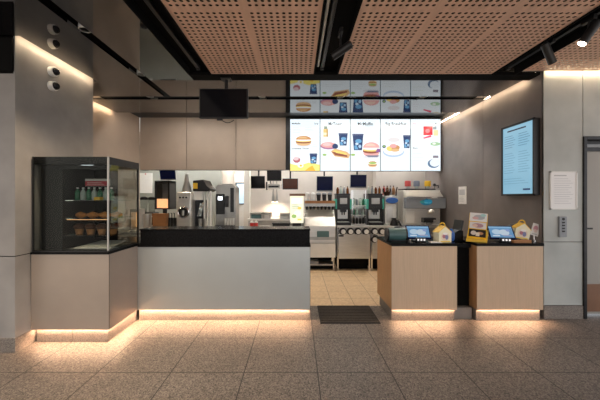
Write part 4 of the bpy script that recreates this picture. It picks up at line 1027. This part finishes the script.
# bottle rack between the brewers
D = 6.2
t = thing('bottle_rack', 'tall silver rack of bottles between the two black coffee brewers', 'rack', (X(359, D), D+.1, .90))
x0, x1 = X(352.5, D), X(366, D)
c = MB()
for x in (x0, x1-.012): c.box(x, x+.012, D, D+.012, .9, Z(190, D)); c.box(x, x+.012, D+.16, D+.172, .9, Z(190, D))
c.build('posts', 'chrome', t)
for z in (.915, 1.10, 1.30): bx(x0, x1, D, D+.17, z-.012, z).build('shelf', 'steel', t)
bx(x0, x1, D+.165, D+.18, .9, Z(190, D)).build('back_panel', 'steel', t)
for r, z in enumerate((.915, 1.10, 1.30)):
    for k in range(4):
        bottle('rack_bottle', 'small bottle in the silver rack, '+('bottom', 'middle', 'top')[r]+' shelf', x0+.04+k*.066, D+.07, z, .025, .15, ('clear_bottle', 'green_bottle', 'clear_bottle', 'grey_plastic')[(k+r) % 4] if r else 'black_plastic', ('black_plastic', 'white_plastic')[(k+r) % 2], 'bottles on the '+('bottom', 'middle', 'top')[r]+' shelf of the silver rack')
# blue topped grinder
D = 6.12
t = thing('blue_grinder', 'white and steel grinder with a blue oval badge and a clear hopper', 'machine', (X(391, D), D+.15, .90))
x0, x1 = X(384.5, D), X(398, D)
bx(x0+.01, x1-.04, D, D+.35, .90, Z(204, D)).build('body', 'white_plastic', t, bevel=.012)
bx(x0, x1-.02, D-.02, D+.35, Z(204, D), Z(196, D)).build('head', 'steel_dark', t, bevel=.012)
c = MB(); c.lathe((0, 0, 0), [(1, 0), (1, .02), (.9, .03)], 28, sx=.125, sy=.062); o = c.build('badge', 'blue', t, world=False); o.location = Vector((X(391.5, D), D-.02, Z(200.5, D)))-t.location; o.rotation_euler = (PI/2, 0, 0)
bx(X(386.5, D), X(393, D), D-.012, D, .96, Z(206, D)).build('front_plate', 'steel', t, bevel=.004)
c = MB(); c.lathe((X(389, D), D+.15, Z(196, D)), [(.05, 0), (.09, .1), (.09, .14), (.085, .16)], 18); c.build('hopper', 'glass', t)
c = MB(); c.lathe((X(389, D), D+.15, Z(196, D)), [(.045, .004), (.08, .09)], 18); c.build('beans', 'choc', t)
for k, (px, m) in enumerate(((384, 'red'), (387.2, 'amber'), (390.4, 'grey_plastic'), (393.5, 'brown_card'))):
    c = MB()
    bottle('sauce_bottle', ('small red bottle on the rear ledge above the blue-badged grinder', 'small amber bottle on the rear ledge above the blue-badged grinder', 'small grey bottle on the rear ledge above the blue-badged grinder', 'small tan bottle on the rear ledge above the blue-badged grinder')[k], X(px, 6.55), 6.55, 1.52, .03, .2, m, 'black_plastic', 'bottles on the rear ledge')
t = thing('rear_ledge', 'small steel ledge behind the blue-badged grinder', 'shelf', (X(390, 6.55), 6.6, .90))
bx(X(382, 6.55), X(394.5, 6.55), 6.48, 6.62, 1.5, 1.52).build('shelf', 'steel', t)
c = MB(); c.box(X(383, 6.55), X(384, 6.55), 6.54, 6.56, .90, 1.5); c.box(X(393, 6.55), X(394, 6.55), 6.54, 6.56, .90, 1.5); c.build('posts', 'chrome', t)
t = thing('black_pitcher', 'black pitcher on the steel cabinet below the blue-badged grinder', 'pitcher', (X(394, 6.0), 6.0, .90))
c = MB(); c.lathe((0, 0, 0), [(.075, 0), (.08, .02), (.045, .11), (.04, .14), (.05, .15)], 20); c.build('body', 'black_plastic', t, world=False)
c = MB(); c.tube([(.05, 0, .13), (.095, 0, .12), (.08, 0, .05)], .01); c.build('handle', 'black_plastic', t, world=False)

# soft serve machine
D = 6.0
t = thing('soft_serve_machine', 'grey soft serve machine with a blue badge at the right wall', 'machine', (X(424, D), D+.3, .90))
x0, x1 = X(404, D), X(441.5, D)
c = MB(); c.box(x0, x1, D+.05, D+.6, .90, Z(190, D)); c.prism([(x0+.04, D+.02, Z(190, D)), (x1-.04, D+.02, Z(190, D)), (x1+.02, D-.05, Z(197, D)), (x0, D-.05, Z(197, D))], (0, .05, 0)); c.build('body', 'steel', t, bevel=.01)
bx(x0+.02, X(440, D), D, D+.05, .92, Z(208.5, D)).build('lower_front', 'steel', t, bevel=.004)
bx(X(404.5, D), X(444.5, D), D-.06, D+.1, Z(208.5, D), Z(197.5, D)).build('fascia', 'grey_plastic', t, bevel=.008)
bx(X(405.5, D), X(443.5, D), D-.075, D-.055, Z(198.2, D), Z(196.8, D)).build('trim_strip', 'chrome', t)
cv = Canvas((X(418, D), D-.0615, Z(206, D)), (1, 0, 0), (0, 0, 1)); W, H = X(432, D)-X(418, D), .165
cv.ell(W*.5, H*.45, W*.42, H*.36, (.02, .26, .5)); cv.ell(W*.62, H*.55, W*.3, H*.28, (.03, .45, .8)); cv.ell(W*.2, H*.5, W*.16, H*.16, (.05, .4, .45)); cv.poly([(W*.4, H*.8), (W*.55, H*.98), (W*.62, H*.75)], (.02, .2, .45)); cv.ell(W*.5, H*.4, W*.14, H*.1, (.1, .6, .85)); cv.ell(W*.75, H*.38, W*.1, H*.08, (.1, .55, .85))
cv.build('badge', 'print_col', t)
c = MB(); c.box(X(421, D), X(433, D), D-.14, D, .97, Z(217.5, D)); c.build('dispenser_block', 'black_plastic', t, bevel=.01)
c = MB(); c.cyl((X(431, D), D-.16, Z(220.5, D)), (X(431, D), D-.13, Z(220.5, D)), .03); c.build('dial', 'chrome', t)
for px in (424, 429): c = MB(); c.cyl((X(px, D), D-.1, .93), (X(px, D), D-.1, .98), .02); c.build('nozzle', 'chrome', t)
c = MB(); c.box(X(418, D), X(436, D), D-.18, D-.02, .90, .925); c.build('drip_tray', 'steel_dark', t, bevel=.003)
c = MB(); c.lathe((X(430, D), D-.03, Z(214, D)), [(.06, 0), (.075, .05), (.04, .1)], 16); c.build('mixer_cover', 'steel', t)
bx(X(406, D), X(414, D), D-.02, D, .95, Z(211, D)).build('white_door', 'white_plastic', t, bevel=.004)
zt = Z(190, D)
bx(x0+.05, x1-.08, D+.08, D+.5, zt, zt+.03).build('top_plate', 'black_plastic', t, bevel=.004)
for px, m, nm in ((411.5, 'pink', 'pink red'), (420.5, 'grey_blue', 'grey blue'), (432, 'yellow', 'yellow')):
    t2 = thing('topping_jar', nm+' capped topping jar on top of the soft serve machine', 'jar', (X(px, D), D+.2, zt+.03), 0, 'topping jars on the soft serve machine')
    c = MB(); c.lathe((0, 0, 0), [(.03, 0), (.034, .01), (.034, .05)], 18); c.build('glass', 'clear_bottle', t2, world=False)
    c = MB(); c.lathe((0, 0, 0), [(.058, .05), (.062, .06), (.062, .15), (.05, .165)], 20); c.build('cap', m, t2, world=False)
t2 = thing('tap_handle', 'small dark tap standing at the right end of the soft serve machine top', 'tap', (X(443, D), D+.2, zt))
c = MB(); c.tube([(X(439, D), D+.2, zt), (X(439, D), D+.2, zt+.09), (X(443, D), D+.2, zt+.1), (X(443, D), D+.2, zt+.05)], .014); c.ball((X(439, D), D+.2, zt+.11), .03); c.build('spout', 'dark_metal', t2)
t = thing('mix_tank', 'tall dark steel tank between the grinder and the soft serve machine', 'tank', (2.078, 6.3, .90))
c = MB(); c.lathe((2.078, 6.3, .90), [(.034, 0), (.034, .52), (.028, .58), (.024, .6)], 20); c.build('body', 'steel_dark', t)
c = MB(); c.tube([(2.078, 6.3, 1.49), (2.085, 6.3, 1.6), (2.105, 6.3, 1.68)], .012); c.build('hose', 'black_plastic', t)

# kitchen ceiling lights
def panel(x, y, lab, w=.6, d=.6):
    t = thing('ceiling_light', lab, 'ceiling light', (x, y, 2.72), 0, 'square ceiling lights in the kitchen')
    bx(x-w/2-.02, x+w/2+.02, y-d/2-.02, y+d/2+.02, 2.73, 2.75).build('frame', 'white_plastic', t)
    bx(x-w/2, x+w/2, y-d/2, y+d/2, 2.722, 2.731).build('diffuser', 'lamp_panel', t)
for x, y, lab in ((-3.0, 6.8, 'square ceiling light over the far left of the kitchen'), (-2.0, 6.7, 'square ceiling light over the arched machine'),
                  (-1.52, 8.1, 'square ceiling light in the rear passage'), (-.5, 6.75, 'square ceiling light over the heat lamps'), (.75, 6.7, 'square ceiling light over the chute drink station'), (2.2, 6.65, 'square ceiling light over the soft serve machine')):
    panel(x, y, lab)
def linear(x, y, lab):
    t = thing('linear_light', lab, 'ceiling light', (x, y, 3.09), 0, 'linear lights in the slot before the menu screens')
    bx(x-.5, x+.5, y-.04, y+.04, 3.09, 3.112).build('housing', 'black_plastic', t)
    bx(x-.48, x+.48, y-.025, y+.025, 3.084, 3.0905).build('diffuser', 'lamp_linear', t)
linear(-2.1, 5.42, 'linear light hidden above the gloss ceiling over the prep counter')
linear(2.3, 5.42, 'added linear light hidden above the gloss ceiling by the right wall')  # extra lamp, added to brighten the soft serve machine front
linear(1.0, 5.42, 'linear light hidden above the gloss ceiling before the menu screens')
linear(-.7, 5.42, 'linear light hidden above the gloss ceiling beside the beige panels')
# notice board at the kitchen left
t = thing('pinned_sign', 'white sheet pinned up behind the display case in the kitchen', 'notice', (X(145, 7.28), 7.29, 1.5))
D = 7.28; bx(X(139, D), X(152, D), 7.285, 7.3, Z(193, D), Z(173, D)).build('sheet', 'paper', t)
c = MB(); c.cyl((X(145.5, D), 7.28, Z(174, D)), (X(145.5, D), 7.286, Z(174, D)), .015); c.build('pin', 'red', t)

# ------------------------------------------------------------------ daylight of the open foyer and render settings
wd = bpy.data.worlds.new('world'); SC.world = wd; wd.use_nodes = True
nt = wd.node_tree; bg = nt.nodes['Background']
tc = nt.nodes.new('ShaderNodeTexCoord'); sp = nt.nodes.new('ShaderNodeSeparateXYZ'); rp = nt.nodes.new('ShaderNodeValToRGB')
nt.links.new(tc.outputs['Generated'], sp.inputs[0]); mr = nt.nodes.new('ShaderNodeMapRange'); mr.inputs[1].default_value = -1; mr.inputs[2].default_value = 1
nt.links.new(sp.outputs[2], mr.inputs[0]); nt.links.new(mr.outputs[0], rp.inputs[0])
e = rp.color_ramp.elements; e[0].position = .35; e[0].color = (.74, .66, .60, 1); e[1].position = .7; e[1].color = (.85, .92, 1.0, 1)
r2 = nt.nodes.new('ShaderNodeValToRGB'); m2 = nt.nodes.new('ShaderNodeMapRange'); m2.inputs[1].default_value = -1; m2.inputs[2].default_value = 1   # daylight stronger and cooler from the right of the foyer
nt.links.new(sp.outputs[0], m2.inputs[0]); nt.links.new(m2.outputs[0], r2.inputs[0])
f = r2.color_ramp.elements; f[0].position = .2; f[0].color = (.86, .78, .70, 1); f[1].position = .55; f[1].color = (1, 1, 1, 1)
mu = nt.nodes.new('ShaderNodeMix'); mu.data_type = 'RGBA'; mu.blend_type = 'MULTIPLY'; mu.inputs[0].default_value = 1
nt.links.new(rp.outputs[0], mu.inputs[6]); nt.links.new(r2.outputs[0], mu.inputs[7])
nt.links.new(mu.outputs[2], bg.inputs[0]); bg.inputs[1].default_value = 1.9
SC.view_settings.view_transform = 'Standard'; SC.view_settings.look = 'None'; SC.view_settings.exposure = 0; SC.view_settings.gamma = 1
SC.view_settings.use_curve_mapping = False
SC.cycles.use_denoising = True
SC.cycles.max_bounces = 8; SC.cycles.diffuse_bounces = 4; SC.cycles.glossy_bounces = 5; SC.cycles.transparent_max_bounces = 12
SC.cycles.sample_clamp_indirect = 8
